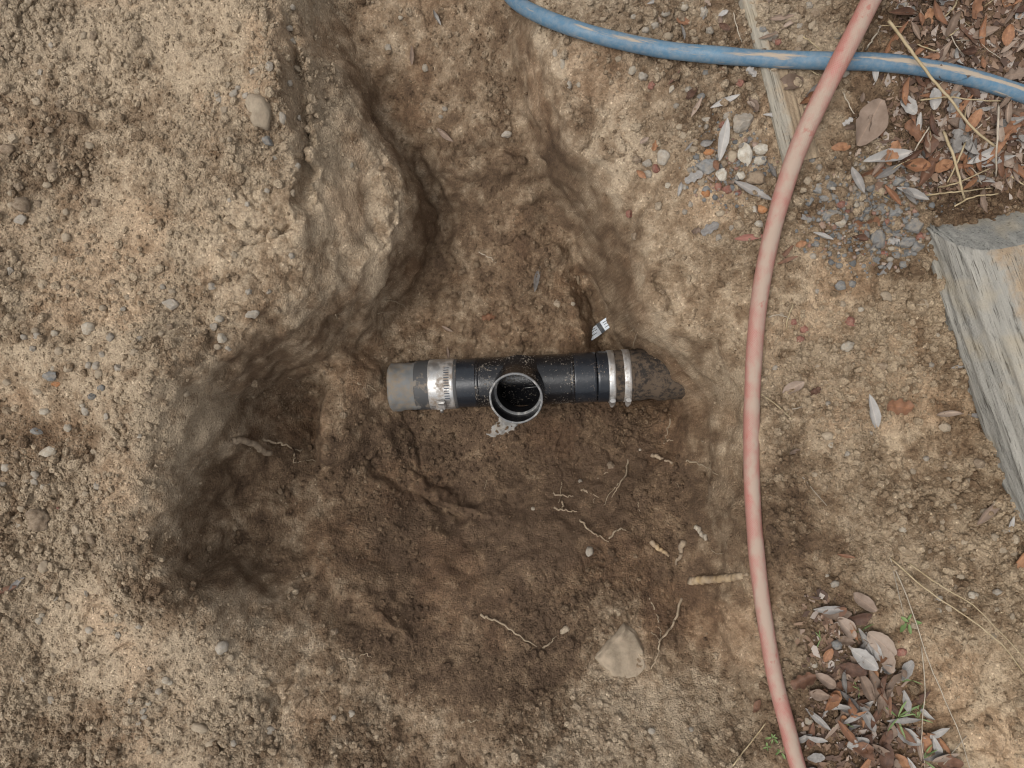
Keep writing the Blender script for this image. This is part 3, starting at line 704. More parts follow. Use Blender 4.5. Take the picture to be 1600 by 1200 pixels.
def dens(prof, step=0.004):
    out = [prof[0]]
    for a, b in zip(prof[:-1], prof[1:]):
        m = max(1, int(abs(b[0] - a[0]) / step))
        out += [(a[0] + (b[0] - a[0]) * t / m, a[1] + (b[1] - a[1]) * t / m) for t in range(1, m + 1)]
    return out

ZL, ZR, KR = -0.347, -0.322, 0.945
PL, PR_ = np.array([*P(612, 604, ZL), ZL]), np.array([*P(1060, 583, ZR), ZR])
pu = (PR_ - PL) / np.linalg.norm(PR_ - PL); plen = np.linalg.norm(PR_ - PL)
def S(px): return (px - 612) / (1060 - 612) * plen
drain = empty('drain_pipe', PL + pu * S(806))
drain['org'] = tuple(PL + pu * S(806))
tag(drain, 'black plastic drain pipe with an upright open tee, clamped at both ends', 'drain pipe')
def ring(name, a, b, r, mat, e=0.0012, lump=0.0, **kw):
    r = r * KR
    return lathe(name, PL, pu, [(S(a), r - 0.006), (S(a), r - e)] + dens([(S(a) + e, r), (S(b) - e, r)]) + [(S(b), r - e), (S(b), r - 0.006)], 72, mat, drain, lump, **kw)
o = ring('inlet_pipe', 611, 668, 0.0555, M['old_pipe'], 0.004, 0.0032); o['label'] = 'old grey pipe end crusted with soil'
ring('rubber_sleeve', 652, 718, 0.0570, M['rubber'])
band = ring('clamp_band', 674, 713, 0.0582, M['steel'], 0.0006); band['label'] = 'wide stainless steel clamp band'
ring('pipe_section', 712, 750, 0.0560, M['black_clean'])
ring('collar', 746, 752, 0.0582, M['black'])
RB = np.array([*P(815, 597, -.342), -.342]); RT = np.array([*P(806, 623, -.243), -.243])
ru = (RT - RB) / np.linalg.norm(RT - RB); rl = np.linalg.norm(RT - RB) / KR
def tee_keep(c):
    d = c - RB; s = d @ ru; rad = np.linalg.norm(d - s[:, None] * ru, axis=1)
    return ~((s > 0) & (rad < 0.050 * KR))
ring('tee_body', 750, 896, 0.0572, M['black'], keep=tee_keep)
def branch_lathe(name, prof, segs, mat, parent, lump=0.0):
    return lathe(name, RB, ru, [(a * KR, b * KR) for a, b in prof], segs, mat, parent, lump)
branch_lathe('tee_branch', [(0.020, 0.072), (0.034, 0.0665), (0.046, 0.0608), (0.056, 0.0590)] + dens([(0.058, 0.0588), (rl - 0.004, 0.0592)]), 80, M['black'], drain)
branch_lathe('rim', [(rl - 0.004, 0.0592), (rl - 0.001, 0.0592), (rl, 0.0585), (rl, 0.0552), (rl - 0.001, 0.0546)], 96, M['rim'], drain, 0.0006)['label'] = 'scuffed grey rim of the open tee'
branch_lathe('socket', dens([(rl - 0.001, 0.0546), (rl - 0.042, 0.0536)]), 80, M['black_inside'], drain)
branch_lathe('stop_ring', [(rl - 0.040, 0.0536), (rl - 0.041, 0.0500), (rl - 0.045, 0.0488)], 80, M['rim'], drain)['label'] = 'pale ring inside the open tee'
branch_lathe('bore', dens([(rl - 0.045, 0.0488), (0.030, 0.0488)]), 80, M['black_inside'], drain)
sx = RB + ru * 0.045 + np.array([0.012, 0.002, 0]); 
link('glint_line', tube('glint_line', np.array([sx, sx + [0.018, 0.002, 0.001], sx + [0.035, 0.004, 0.002]]) - np.array(drain['org']), 0.0007, 6), M['rim'], drain)  # pale thread shaped to stand in for a glint of light in the wet bore
ring('collar', 892, 898, 0.0592, M['black'])
ring('pipe_section', 897, 932, 0.0575, M['black_clean'])
ring('pipe_section', 933, 957, 0.0582, M['black_clean'])
ring('rubber_sleeve', 955, 990, 0.0590, M['muddy_pipe'], 0.0012, 0.0008)
b2 = ring('clamp_band', 950, 960, 0.0603, M['steel'], 0.0005); b2['label'] = 'narrow stainless steel clamp band beside the tee'
b3 = ring('clamp_band', 973, 984, 0.0606, M['steel'], 0.0005); b3['label'] = 'narrow stainless steel clamp band beside the muddy pipe'
ring('outlet_pipe', 984, 1130, 0.0585, M['muddy_pipe'], 0.002, 0.0025)['label'] = 'pipe end caked with wet mud'

def on_pipe(px, deg, r):
    """a point on the pipe's skin: deg from the top towards the bottom of the picture"""
    side = np.cross(pu, [0, 0, 1.0]); side /= np.linalg.norm(side); upv = np.cross(side, pu)
    a = math.radians(deg)
    return PL + pu * S(px) + r * KR * (math.cos(a) * upv + math.sin(a) * side), math.cos(a) * upv + math.sin(a) * side, math.cos(a) * side - math.sin(a) * upv
def block(name, c, ax, ay, az, sx_, sy_, sz_, mat, parent, bev=0.0):
    bm = bmesh.new(); bmesh.ops.create_cube(bm, size=1.0)
    for vv in bm.verts: vv.co = Vector((vv.co.x * sx_, vv.co.y * sy_, vv.co.z * sz_))
    if bev: bmesh.ops.bevel(bm, geom=bm.edges[:], offset=bev, segments=2, affect='EDGES')
    org = Vector(drain['org'])
    for vv in bm.verts: vv.co = Vector(c) - org + Vector(ax) * vv.co.x + Vector(ay) * vv.co.y + Vector(az) * vv.co.z
    bmesh.ops.recalc_face_normals(bm, faces=bm.faces)
    me = bpy.data.meshes.new(name); bm.to_mesh(me); bm.free()
    return link(name, me, mat, parent)
for bnd, px, w in ((band, 692, 0.020), (b2, 955, 0.012), (b3, 979, 0.012)):
    c, nv, tv = on_pipe(px, 48 if bnd is band else 68, 0.0640)
    hs_ = block('screw_housing', c, pu, tv, nv, w, 0.024, 0.009, M['steel'], bnd, 0.002)
    c2 = c + tv * 0.016
    link('screw', tube('screw', np.array([c + tv * 0.010, c2, c2 + tv * 0.006]) - np.array(drain['org']), np.array([0.0036, 0.0042, 0.0042]), 10), M['steel'], bnd)
sl = []
for k in range(13):                                     # the punched slots of the wide band
    d = -38 + k * 6.0
    c, nv, tv = on_pipe(703, d, 0.0584)
    block('slot', c, pu, tv, nv, 0.011, 0.0018, 0.0010, M['ink'], band)

# ------------------------------------------------------------------ timbers
def timber(name, p0, p1, z0, z1, sec, slant, skew, mat, mat_end, dirt, label, cat='timber', amp=0.003, n=150):
    """sec: outline (across, up) from the left foot over the top to the right foot; p0, p1 photo points of the left foot"""
    a = np.array([*P(*p0, z0), z0]); b = np.array([*P(*p1, z1), z1])
    L = np.linalg.norm(b - a); u = (b - a) / L
    w = np.cross(u, [0, 0, 1.0]); w = -w if w[0] < 0 else w; w /= np.linalg.norm(w); upv = np.array([0, 0, 1.0])
    s = np.array(sec, float); m = 90
    d = np.r_[0, np.cumsum(np.linalg.norm(np.diff(s, axis=0), axis=1))]; q = np.linspace(0, d[-1], m)
    s = np.stack([np.interp(q, d, s[:, 0]), np.interp(q, d, s[:, 1])], 1)
    nr = np.gradient(s, axis=0); nr = np.stack([-nr[:, 1], nr[:, 0]], 1); nr /= np.linalg.norm(nr, axis=1)[:, None]
    U = np.linspace(0, 1, n)[:, None] ** 1.15 * L
    start = (s[:, 1] * slant + s[:, 0] * skew)[None]
    UU = start + U * (1 - start / L)
    qq = np.repeat(q[None], n, 0)
    g = fbm(qq * 160, UU * 7, f=1.0, octv=3, gain=0.6, seed=31) + 0.8 * fbm(qq * 22, UU * 3, f=1.0, octv=2, seed=33)
    g -= 2.2 * np.clip(vnoise(qq * 120, UU * 3.5, seed=36) - 0.45, 0, 1)
    off = amp * g
    A_ = s[None, :, 0] + nr[None, :, 0] * off; B_ = s[None, :, 1] + nr[None, :, 1] * off
    # worn end
    e = np.exp(-U / 0.012) * 0.006
    B_ = B_ - e * (s[None, :, 1] > 0.02)
    root = empty(name, tuple(a))
    loc = np.stack([UU, A_, B_], -1)
    R = np.stack([u, w, np.cross(u, w)], 1)
    root.rotation_euler = Matrix(R.tolist()).to_euler()
    idx_ = np.arange(n * m).reshape(n, m)
    f = np.stack([idx_[:-1, :-1], idx_[:-1, 1:], idx_[1:, 1:], idx_[1:, :-1]], -1).reshape(-1, 4)
    dv = dirt(A_, B_, UU)
    link('beam', mesh_np('beam', loc.reshape(-1, 3), f, True, {'dirt': dv.ravel()}), mat, root)
    c = loc[0]; layers = 10; mid = np.array([c[:, 0].mean(), c[:, 1].mean(), 0.0])
    foot = c.copy(); foot[:, 2] = 0; foot[:, 0] = (s[:, 0] * skew)
    vv = np.stack([c * (1 - k / layers) + foot * (k / layers) for k in range(layers + 1)])
    vv[1:-1, :, 0] -= 0.003 * np.abs(fbm(vv[1:-1, :, 1] * 90, vv[1:-1, :, 2] * 90, f=1.0, octv=3, seed=41))
    idx_ = np.arange((layers + 1) * m).reshape(layers + 1, m)
    f = np.stack([idx_[:-1, :-1], idx_[1:, :-1], idx_[1:, 1:], idx_[:-1, 1:]], -1).reshape(-1, 4)
    link('end_face', mesh_np('end_face', vv.reshape(-1, 3), f, True, {'dirt': np.full(vv.shape[0] * m, 0.05)}), mat_end, root)
    return tag(root, label, cat)
timber('timber_sleeper', (1431, 345), (1686, 1075), 0.03, 0.01,
       [(0, -0.06), (0, 0.0), (0.004, 0.045), (0.012, 0.075), (0.030, 0.094), (0.055, 0.102), (0.10, 0.105), (0.20, 0.102), (0.235, 0.085), (0.25, 0.04), (0.25, -0.06)],
       0.80, 0.10, M['timber'], M['timber_end'], lambda A, B, U: smooth(0.010, 0.065, A) * 0.62 * smooth(0.0, 0.05, U) + 0.05,
       'weathered grey timber sleeper with a sawn end, dirt on its top', amp=0.0040)
timber('timber_edging', (1136, -70), (1226, 262), 0.058, 0.049,
       [(0, -0.05), (0, 0.012), (0.003, 0.018), (0.02, 0.019), (0.05, 0.014), (0.085, -0.006), (0.10, -0.02), (0.10, -0.05)],
       0.3, 0.0, M['old_timber'], M['old_timber'], lambda A, B, U: smooth(0.006, 0.04, A) * 0.8 + 0.32,
       'half-buried greyish timber edge emerging from the soil under the hoses', amp=0.0016)

# ------------------------------------------------------------------ cement smear and bent strip of tape by the pipe
def smear(pts, label):
    x0 = np.mean([p[0] for p in pts]); y0 = np.mean([p[1] for p in pts])
    X0, Y0, Z0 = on(x0, y0)
    n, m = 48, 14
    ang = np.linspace(0, 2 * np.pi, n, endpoint=False)
    pa = np.array([math.atan2(-(p[1] - y0), p[0] - x0) for p in pts]); pr = np.array([math.hypot(p[0] - x0, p[1] - y0) for p in pts])
    od = np.argsort(pa); R_ = np.interp(ang, np.r_[pa[od] - 2 * np.pi, pa[od], pa[od] + 2 * np.pi, pa[od] + 4 * np.pi], np.tile(pr[od], 4))
    R_ = R_ * (1 + 0.25 * vnoise(np.cos(ang) * 2, np.sin(ang) * 2, seed=3) + 0.12 * vnoise(np.cos(ang) * 6, np.sin(ang) * 6, seed=8)) * (H - Z0) / F
    t = np.linspace(0, 1, m)[:, None]
    x = X0 + t * R_ * np.cos(ang); y = Y0 + t * R_ * np.sin(ang)
    z = h(x, y) + 0.0035 * (1 - t ** 3) + 0.004 * vnoise(x * 120, y * 120, seed=15) - 0.003 * (t > 0.95)
    i = np.arange(n * m).reshape(m, n)
    f = np.stack([i[:-1], np.roll(i[:-1], -1, 1), np.roll(i[1:], -1, 1), i[1:]], -1).reshape(-1, 4)
    o = link('cement_smear', mesh_np('cement_smear', np.stack([x - X0, y - Y0, z - Z0], -1).reshape(-1, 3), f), M['cement'])
    o.location = (X0, Y0, Z0); return tag(o, label, 'cement')
smear([(758, 676), (768, 655), (790, 650), (812, 662), (806, 674), (790, 678), (775, 684)], 'pale grey cement smear on the soil under the open tee')

x0, y0, z0 = on(936, 514)
tp = empty('tape_strip', (x0, y0, z0 + 0.022)); tp.rotation_euler = (0, 0, math.radians(33))
tag(tp, 'bent dark strip with two small white printed labels on the trench floor', 'label strip')
def strip(name, u0, u1, hw, lift, mat, parent, n=14):
    u = np.linspace(u0, u1, n); zz = 0.010 * np.abs(u / 0.03) ** 1.5 - 0.005 * np.exp(-(u / 0.008) ** 2) + lift
    tw = 0.12 * np.sin(u * 70)
    v = np.concatenate([np.stack([u, np.full(n, s * hw) + tw * 0.01, zz + s * hw * tw], 1) for s in (-1, 0, 1)] + [np.stack([u, np.full(n, s * hw) + tw * 0.01, zz + s * hw * tw - 0.0012], 1) for s in (-1, 0, 1)])
    f = []
    for k in range(n - 1):
        for a in (0, 1): f.append((a * n + k, a * n + k + 1, (a + 1) * n + k + 1, (a + 1) * n + k))
        for a in (3, 4): f.append((a * n + k, (a + 1) * n + k, (a + 1) * n + k + 1, a * n + k + 1))
        f.append((k, 3 * n + k, 3 * n + k + 1, k + 1)); f.append((2 * n + k, 2 * n + k + 1, 5 * n + k + 1, 5 * n + k))
    return link(name, mesh_np(name, v, np.array(f), False), mat, parent)
strip('backing', -0.043, 0.043, 0.0125, 0.0, M['tape'], tp)
for a, b in ((-0.033, -0.003), (0.007, 0.032)):
    lb = strip('paper_label', a, b, 0.0118, 0.0014, M['paper'], tp, 8)
    for row, (q0, q1) in enumerate(((0.15, 0.8), (0.2, 0.55), (0.62, 0.85), (0.12, 0.7))):
        u0, u1 = a + (b - a) * q0, a + (b - a) * q1
        yy = (0.007, 0.002, 0.002, -0.0045)[row]
        u = np.linspace(u0, u1, 5); zz = 0.010 * np.abs(u / 0.03) ** 1.5 - 0.005 * np.exp(-(u / 0.008) ** 2) + 0.0021 + yy * 0.12 * np.sin(u * 70)
        v = np.concatenate([np.stack([u, np.full(5, yy + s), zz], 1) for s in (-0.0007, 0.0007)])
        link('print_line', mesh_np('print_line', v, np.array([(k, k + 1, 6 + k, 5 + k) for k in range(4)]), False), M['ink'], lb)

# ------------------------------------------------------------------ stones and clods
def stone_mesh(kind, seed):
    r = np.random.default_rng(seed)
    v, f = ico(3)
    s = r.uniform(0, 50)
    if kind in ('angular', 'big'):
        v = v * 1.15
        for _ in range(9 if kind == 'angular' else 10):
            n = r.normal(size=3); n /= np.linalg.norm(n); d = r.uniform(0.62, 0.92)
            q = v @ n; v = v - np.maximum(q - d, 0)[:, None] * n
        v *= 1 + 0.06 * fbm(v[:, 0] + s, v[:, 1], v[:, 2], f=2.8, octv=3, gain=0.6, seed=seed)[:, None]
    elif kind == 'clod':
        v *= 1 + 0.30 * fbm(v[:, 0] + s, v[:, 1], v[:, 2], f=1.8, octv=4, gain=0.62, seed=seed)[:, None]
    else:
        v *= 1 + 0.20 * fbm(v[:, 0] + s, v[:, 1], v[:, 2], f=1.3, octv=4, gain=0.5, seed=seed)[:, None]
        for _ in range(4):
            n = r.normal(size=3); n /= np.linalg.norm(n); q = v @ n; v = v - 0.9 * np.maximum(q - r.uniform(0.62, 0.9), 0)[:, None] * n
    v = v / np.abs(v).max(0)
    return mesh_np('stone', v, f, kind != 'angular')
SM = {k: [stone_mesh(k, 100 + i + 17 * len(k)) for i in range(6)] for k in ('angular', 'round', 'clod')}
COL = {'g': ('grey_stone', 'blue-grey'), 'w': ('pale_stone', 'whitish'), 't': ('tan_stone', 'tan'), 'b': ('brown_stone', 'brown'), 'r': ('red_stone', 'dark red'), 'o': ('orange_stone', 'orange'), 'm': ('mid_stone', 'grey-tan'), 'x': ('white_stone', 'whitish')}
def zone(px, py):
    if px < 300:
        return 'in the upper left corner' if py < 180 else 'on the upper left bank' if py < 420 else 'on the bank left of the dug pocket' if py < 660 else 'at the left edge below the bank' if py < 880 else 'in the lower left corner'
    if px < 500 and py < 560: return 'along the lip left of the trench'
    if py > 900 and px < 560: return 'on the slope at the lower left of the hole'
    if px < 880 and py < 560: return 'on the upper trench floor'
    if px < 1170 and py > 560: return 'inside the hole below the pipe'
    if px < 1215 and py < 170: return 'beside the blue hose above the hole'
    if px < 1215 and py < 420: return 'between the hole and the red hose, upper right'
    if px < 1215: return 'on the right rim of the hole'
    if px < 1460 and 255 < py < 430: return 'in the gravel left of the timber sleeper'
    if py < 300: return 'in the leaf litter at the upper right'
    if py < 660: return 'on the tan soil left of the sleeper'
    if py < 930: return 'on the crumbly soil below the sleeper'
    return 'in the lower right corner'
LANDMARKS = [((406, 176), 'the wedge-shaped tan stone'), ((63, 812), 'the big brown clod'), ((88, 600), 'the flat terracotta chip'), ((140, 513), 'the pale rounded bank stone'), ((76, 706), 'the flat pale stone at the left edge'),
    ((325, 1150), 'the two flat tan stones'), ((346, 1010), 'the stone beside a hollow'), ((36, 320), 'the two upper left clods'), ((267, 476), 'the flat stone by the ochre patch'), ((346, 520), 'the pale pocket-lip stones'), ((466, 130), 'the left lip crack'),
    ((1163, 243), 'the large whitish stone'), ((1103, 263), 'the large blue-grey stone'), ((1160, 192), 'the rock against the buried timber'), ((985, 70), 'the blue hose bend'), ((1425, 353), 'the largest gravel stone'), ((1297, 336), 'the left gravel cluster'), ((1362, 643), 'the lone narrow grey leaf'), ((1441, 477), 'the squarish tan stone'),
    ((1416, 970), 'the green seedling'), ((1480, 150), 'the thick yellow stalk'), ((1495, 255), 'the crossing straws'), ((1450, 362), 'the sleeper corner'), ((1353, 196), 'the largest broad leaf'), ((1306, 100), 'the hose crossing'), ((1380, 1180), 'the glossy oval leaf'), ((1371, 1000), 'the largest broad tan leaf'),
    ((1325, 1098), 'the upright dark brown leaf'), ((1543, 796), 'the grey-brown sleeper leaf'), ((1443, 274), 'the upright orange leaf'), ((1570, 140), 'the blue hose end'), ((1400, 40), 'the yellow stalk top'), ((1556, 220), 'the upright pale stalk'), ((1550, 30), 'the upper right corner'), ((20, 20), 'the upper left corner'), ((20, 1180), 'the lower left corner'), ((970, 1020), 'the angular rock'), ((806, 623), 'the open tee')]
def where_at(px, py):
    (lx_, ly_), nm = min(LANDMARKS, key=lambda q: (q[0][0] - px) ** 2 + (q[0][1] - py) ** 2)
    dx, dy = px - lx_, py - ly_; d = math.hypot(dx, dy)
    if d < 12: return 'touching ' + nm
    v_ = '' if abs(dy) < 0.41 * abs(dx) else 'above' if dy < 0 else 'below'
    h_ = '' if abs(dx) < 0.41 * abs(dy) else 'left of' if dx < 0 else 'right of'
    rel = f'{v_} {h_}' if v_ and h_ else v_ or h_
    return ('just ' if d < 45 else '') + rel + ' ' + nm
used = {}
def place_stone(px, py, w, hgt, ang, col, kind, noun, label=None, sink=0.32):
    x, y, z = on(px, py); k = (H - z) / F * 0.5
    sx, sy = w * k, hgt * k; sz = min(sx, sy) * random.uniform(0.65, 0.95)
    mat = M[COL[col][0]]
    key = (kind, random.randrange(6), mat.name)
    if key not in used:
        me = SM[kind][key[1]].copy(); me.materials.append(mat); used[key] = me
    o = link('stone' if noun == 'stone' else 'soil_clod', used[key])
    n = normal_at(x, y)
    q = n.to_track_quat('Z', 'Y') @ Matrix.Rotation(0, 3, 'Z').to_quaternion()
    o.rotation_mode = 'QUATERNION'
    up = Vector((0, 0, 1)).rotation_difference(n)
    o.rotation_quaternion = up @ Vector((0, 0, 1)).rotation_difference(Vector((random.uniform(-.15, .15), random.uniform(-.15, .15), 1))) @ Matrix.Rotation(math.radians(ang), 3, 'Z').to_quaternion()
    o.location = Vector((x, y, z)) + n * sz * (1 - 2 * sink) * 0.8
    o.scale = (sx, sy, sz)
    size = 'large' if max(w, hgt) >= 26 else 'small' if max(w, hgt) < 15 else 'medium'
    shape = {'angular': 'angular', 'round': 'rounded', 'clod': 'crumbly'}[kind]
    zn = zone(px, py)
    lb = label or f'{size} {shape} {COL[col][1]} {noun} {where_at(px, py)}'
    tag(o, lb, 'stone' if noun == 'stone' else 'soil clod', f'{noun}s {zn}')
    return o
# pixel, pixel, width, height, turn, colour, shape
ST = """406 176 40 60 20 t r stone|wedge-shaped tan stone on the crumbly lip of the left bank
419 221 20 16 -40 g a stone|blue-grey chip just below the wedge-shaped tan stone
36 320 30 28 0 b c clod;33 344 22 18 10 m a stone;60 318 16 14 0 b c clod;12 236 26 22 0 b c clod;85 262 22 20 0 b c clod
356 135 15 13 0 t a stone;366 147 16 13 30 m a stone;344 158 14 13 60 m a stone;352 172 15 12 0 t a stone;372 138 12 10 0 m r stone;340 148 11 10 0 m r stone;384 150 12 10 30 m r stone
398 112 16 12 30 m a stone;422 104 14 18 0 m a stone;441 185 12 20 10 m r stone;455 10 14 12 0 m r stone;458 65 12 14 0 m a stone;452 45 13 11 0 m a stone
140 513 24 20 20 w r stone|pale rounded stone, largest on the left bank beside the pocket
173 527 14 17 40 m r stone;86 521 13 11 0 w r stone;38 526 12 11 0 m r stone;58 524 12 12 0 m r stone;55 516 12 10 0 t r stone
186 576 18 14 -20 m a stone;156 585 16 16 0 t r stone;108 575 13 18 -40 t r stone;152 572 14 14 0 m r stone;140 571 12 12 0 m r stone
80 587 24 18 10 g a stone;88 600 20 11 5 o a stone|flat terracotta chip beside a blue-grey stone on the left bank
83 576 11 9 0 w r stone;70 643 18 12 10 w r stone;58 675 20 13 -20 g a stone;107 668 15 14 0 w r stone;130 632 11 11 0 w r stone;135 642 14 16 0 m r stone;159 606 16 11 0 g r stone;145 620 14 12 0 g a stone
76 706 28 17 20 w r stone|flat pale stone at the left edge, longest one there
73 760 18 17 10 w a stone;42 748 16 14 0 t c clod;56 741 13 15 30 m r stone;55 752 13 13 0 m r stone;10 730 16 14 0 m r stone;14 775 15 12 0 t r stone;36 793 18 16 0 t c clod
33 818 21 19 0 w a stone|whitish square stone left of the big brown clod
63 812 40 36 10 b c clod|big brown soil clod at the left edge, tallest one there
89 795 18 11 -5 r r stone;106 792 14 14 0 m r stone;135 772 12 11 0 t r stone;70 884 18 22 -40 t r stone
343 499 14 13 0 w r stone;335 510 16 14 0 m a stone;346 529 17 17 0 w a stone;356 543 13 13 30 m a stone;340 541 13 12 0 t r stone;394 491 24 16 15 m a stone
267 476 27 20 -20 m a stone|flat grey-tan stone beside a smooth ochre patch on the bank
331 448 15 13 0 m a stone;270 455 14 12 0 t r stone;200 465 12 10 0 t c clod;255 448 10 10 0 m r stone
346 1010 22 23 10 m r stone|rounded grey-tan stone with a dark hollow beside it, lower left
313 1136 28 18 -25 t r stone|left one of two flat tan stones near the bottom left
335 1164 28 20 -35 t a stone|right one of two flat tan stones near the bottom left
259 1062 14 12 0 w r stone;266 1066 10 8 0 w r stone;62 969 14 12 50 w r stone;66 961 9 8 0 w r stone;225 1110 14 9 40 m a stone;215 1130 13 8 10 m a stone;232 1098 10 9 0 w r stone;226 1120 11 9 0 m r stone;205 1095 12 10 0 m r stone
665 106 11 13 0 w r stone;626 28 8 7 0 w r stone;543 68 10 18 10 m r stone;607 75 12 12 0 m r stone;695 170 10 8 0 m r stone;689 182 8 7 0 m r stone;870 475 12 17 10 t a stone;895 475 8 7 0 w r stone;791 210 18 12 10 m a stone;549 258 7 9 0 w r stone
880 100 10 18 10 w r stone;868 83 9 12 0 m r stone;905 132 9 9 0 w r stone;889 132 9 14 0 m r stone;966 92 12 10 30 t r stone;988 110 12 16 -30 w r stone
1163 243 25 40 10 w a stone|large whitish stone, biggest of the pale cluster right of the trench
1188 232 24 20 0 w a stone;1187 250 20 17 10 w a stone;1156 274 18 15 0 w r stone;1127 273 19 22 0 w r stone;1144 245 16 20 0 t r stone;1178 258 12 8 0 w r stone
1103 263 36 30 -20 g a stone|large blue-grey stone in front of the pale cluster
1160 192 36 34 30 m a stone|large grey-tan rock against the buried timber edge
1181 278 34 26 10 b c clod;1178 331 13 20 0 w a stone;1191 326 18 16 0 o r stone;1125 333 16 12 20 t r stone;1185 350 15 13 0 w r stone;1107 237 18 12 5 o r stone;1103 302 15 14 0 o r stone;1122 291 12 17 0 r r stone;1136 296 17 14 10 r r stone;1152 301 14 12 0 r a stone
1037 246 22 26 0 m r stone;1025 263 13 15 20 r r stone;1012 271 16 13 0 m r stone;1044 290 11 10 0 w r stone;1063 198 14 10 0 t r stone;1068 212 13 13 30 t r stone;1082 233 16 11 0 t r stone;1103 186 14 13 0 m a stone;1103 115 12 11 0 g r stone;1095 152 14 14 0 g a stone
1050 140 14 9 50 w a stone;1069 10 15 15 0 w r stone;1043 58 18 16 0 t r stone;1024 40 16 12 0 m c clod;1100 20 14 16 0 m c clod;1110 48 16 14 0 m c clod;1062 70 14 12 0 t c clod;1085 62 14 12 0 t c clod;1040 20 16 12 20 m r stone
1192 46 14 11 0 g r stone;1203 57 26 18 0 m a stone;1216 66 12 12 0 r r stone;1264 9 14 12 0 m c clod;1240 28 18 14 0 t c clod;1270 40 16 14 0 t c clod;1425 16 12 13 0 g r stone;1413 8 10 10 0 w r stone
1278 296 22 20 0 g a stone;1298 291 17 18 0 g a stone;1288 309 14 12 0 g a stone;1302 307 14 12 0 g r stone;1284 323 16 14 20 g a stone;1297 336 26 20 20 g a stone;1312 348 18 16 0 w a stone;1313 318 14 14 0 r a stone;1338 320 9 9 0 w r stone;1353 340 13 12 0 w a stone;1376 327 18 20 -10 g a stone
1360 290 26 18 -10 g a stone;1401 281 24 23 20 g a stone;1400 332 26 24 30 g a stone;1425 353 33 28 0 g a stone|largest blue-grey gravel stone, nearest the sleeper corner
1370 373 24 32 10 g r stone;1415 377 28 20 20 g a stone;1433 386 20 20 0 g a stone;1417 396 26 15 20 g a stone;1386 362 16 18 0 g r stone;1398 366 20 15 0 g a stone;1440 370 18 16 0 r a stone;1385 346 13 13 0 r a stone;1369 345 13 12 0 r r stone;1379 397 15 13 0 r a stone;1337 341 12 14 0 g r stone;1315 393 14 11 0 g r stone;1364 388 11 10 0 w r stone;1411 413 14 13 0 g r stone;1353 315 10 10 0 g r stone;1341 302 11 10 0 g r stone;1340 330 13 11 0 m r stone;1392 388 11 7 0 w r stone;1418 408 10 8 0 m r stone;1400 398 14 12 0 g r stone;1390 405 12 10 0 m r stone;1353 330 12 11 0 g a stone;1312 370 10 10 0 g r stone
1262 283 16 14 20 t r stone;1255 297 12 10 0 t r stone;1311 415 11 10 0 g r stone;1270 400 12 10 0 m r stone;1330 443 14 13 0 g r stone;1313 446 18 16 0 g r stone
1316 475 12 11 0 t r stone;1345 484 10 9 0 w r stone;1441 477 20 20 10 t a stone|squarish tan stone between the red hose and the sleeper's upper part
1328 503 20 16 -20 r a stone;1240 503 13 12 0 r r stone;1256 514 15 13 0 r r stone;1250 530 14 11 0 r c clod;1386 463 26 16 -10 t c clod;1377 572 22 16 0 b c clod;1322 540 26 20 20 w c clod
1292 680 20 14 0 t r stone;1298 695 11 10 0 w r stone;1463 523 12 10 0 w r stone;1212 625 12 10 0 m r stone;1475 667 18 18 -20 t a stone;1240 600 18 12 20 m a stone
1419 790 14 12 30 t a stone;1410 827 13 11 0 w r stone;1452 808 18 18 0 t a stone;1470 815 18 14 0 t c clod;1490 792 14 14 0 t c clod;1462 832 22 14 0 t c clod;1530 722 18 18 0 b r stone;1553 840 14 14 0 t r stone;1540 800 16 13 0 t c clod;1566 858 18 14 20 t c clod;1582 862 15 12 0 t r stone;1520 870 14 12 0 t c clod;1572 830 14 12 0 t c clod;1500 900 13 12 0 t c clod;1520 930 18 12 0 w c clod;1558 925 16 12 0 m c clod
1408 1018 17 15 0 r r stone;1264 1126 14 12 0 w r stone;1272 1037 12 12 0 w r stone;1306 1008 19 17 0 g r stone;1304 912 15 12 10 m r stone;1292 899 7 6 0 w r stone;1423 1137 10 9 0 w r stone;1466 953 10 9 0 w r stone;1466 936 16 10 10 m a stone
1018 1142 12 11 0 m r stone;921 862 14 20 -10 m r stone;1080 1140 8 8 0 m r stone;833 795 7 7 0 w r stone;1000 703 5 5 0 w r stone;955 728 14 14 0 b c clod;907 752 7 7 0 m r stone;883 984 20 12 40 t c clod|pale clod at the end of a long thin root"""
KN = {'a': 'angular', 'r': 'round', 'c': 'clod'}
done_px = []
for item in ST.replace('\n', ';').split(';'):
    body, _, lab = item.partition('|')
    a = body.split()
    if len(a) < 8: continue
    if a[5] == 'w' and 1100 < float(a[0]) < 1220 and float(a[1]) < 370: a[5] = 'x'
    place_stone(float(a[0]), float(a[1]), float(a[2]), float(a[3]), float(a[4]), a[5], KN[a[6]], a[7], lab or None)
    done_px.append((float(a[0]), float(a[1])))
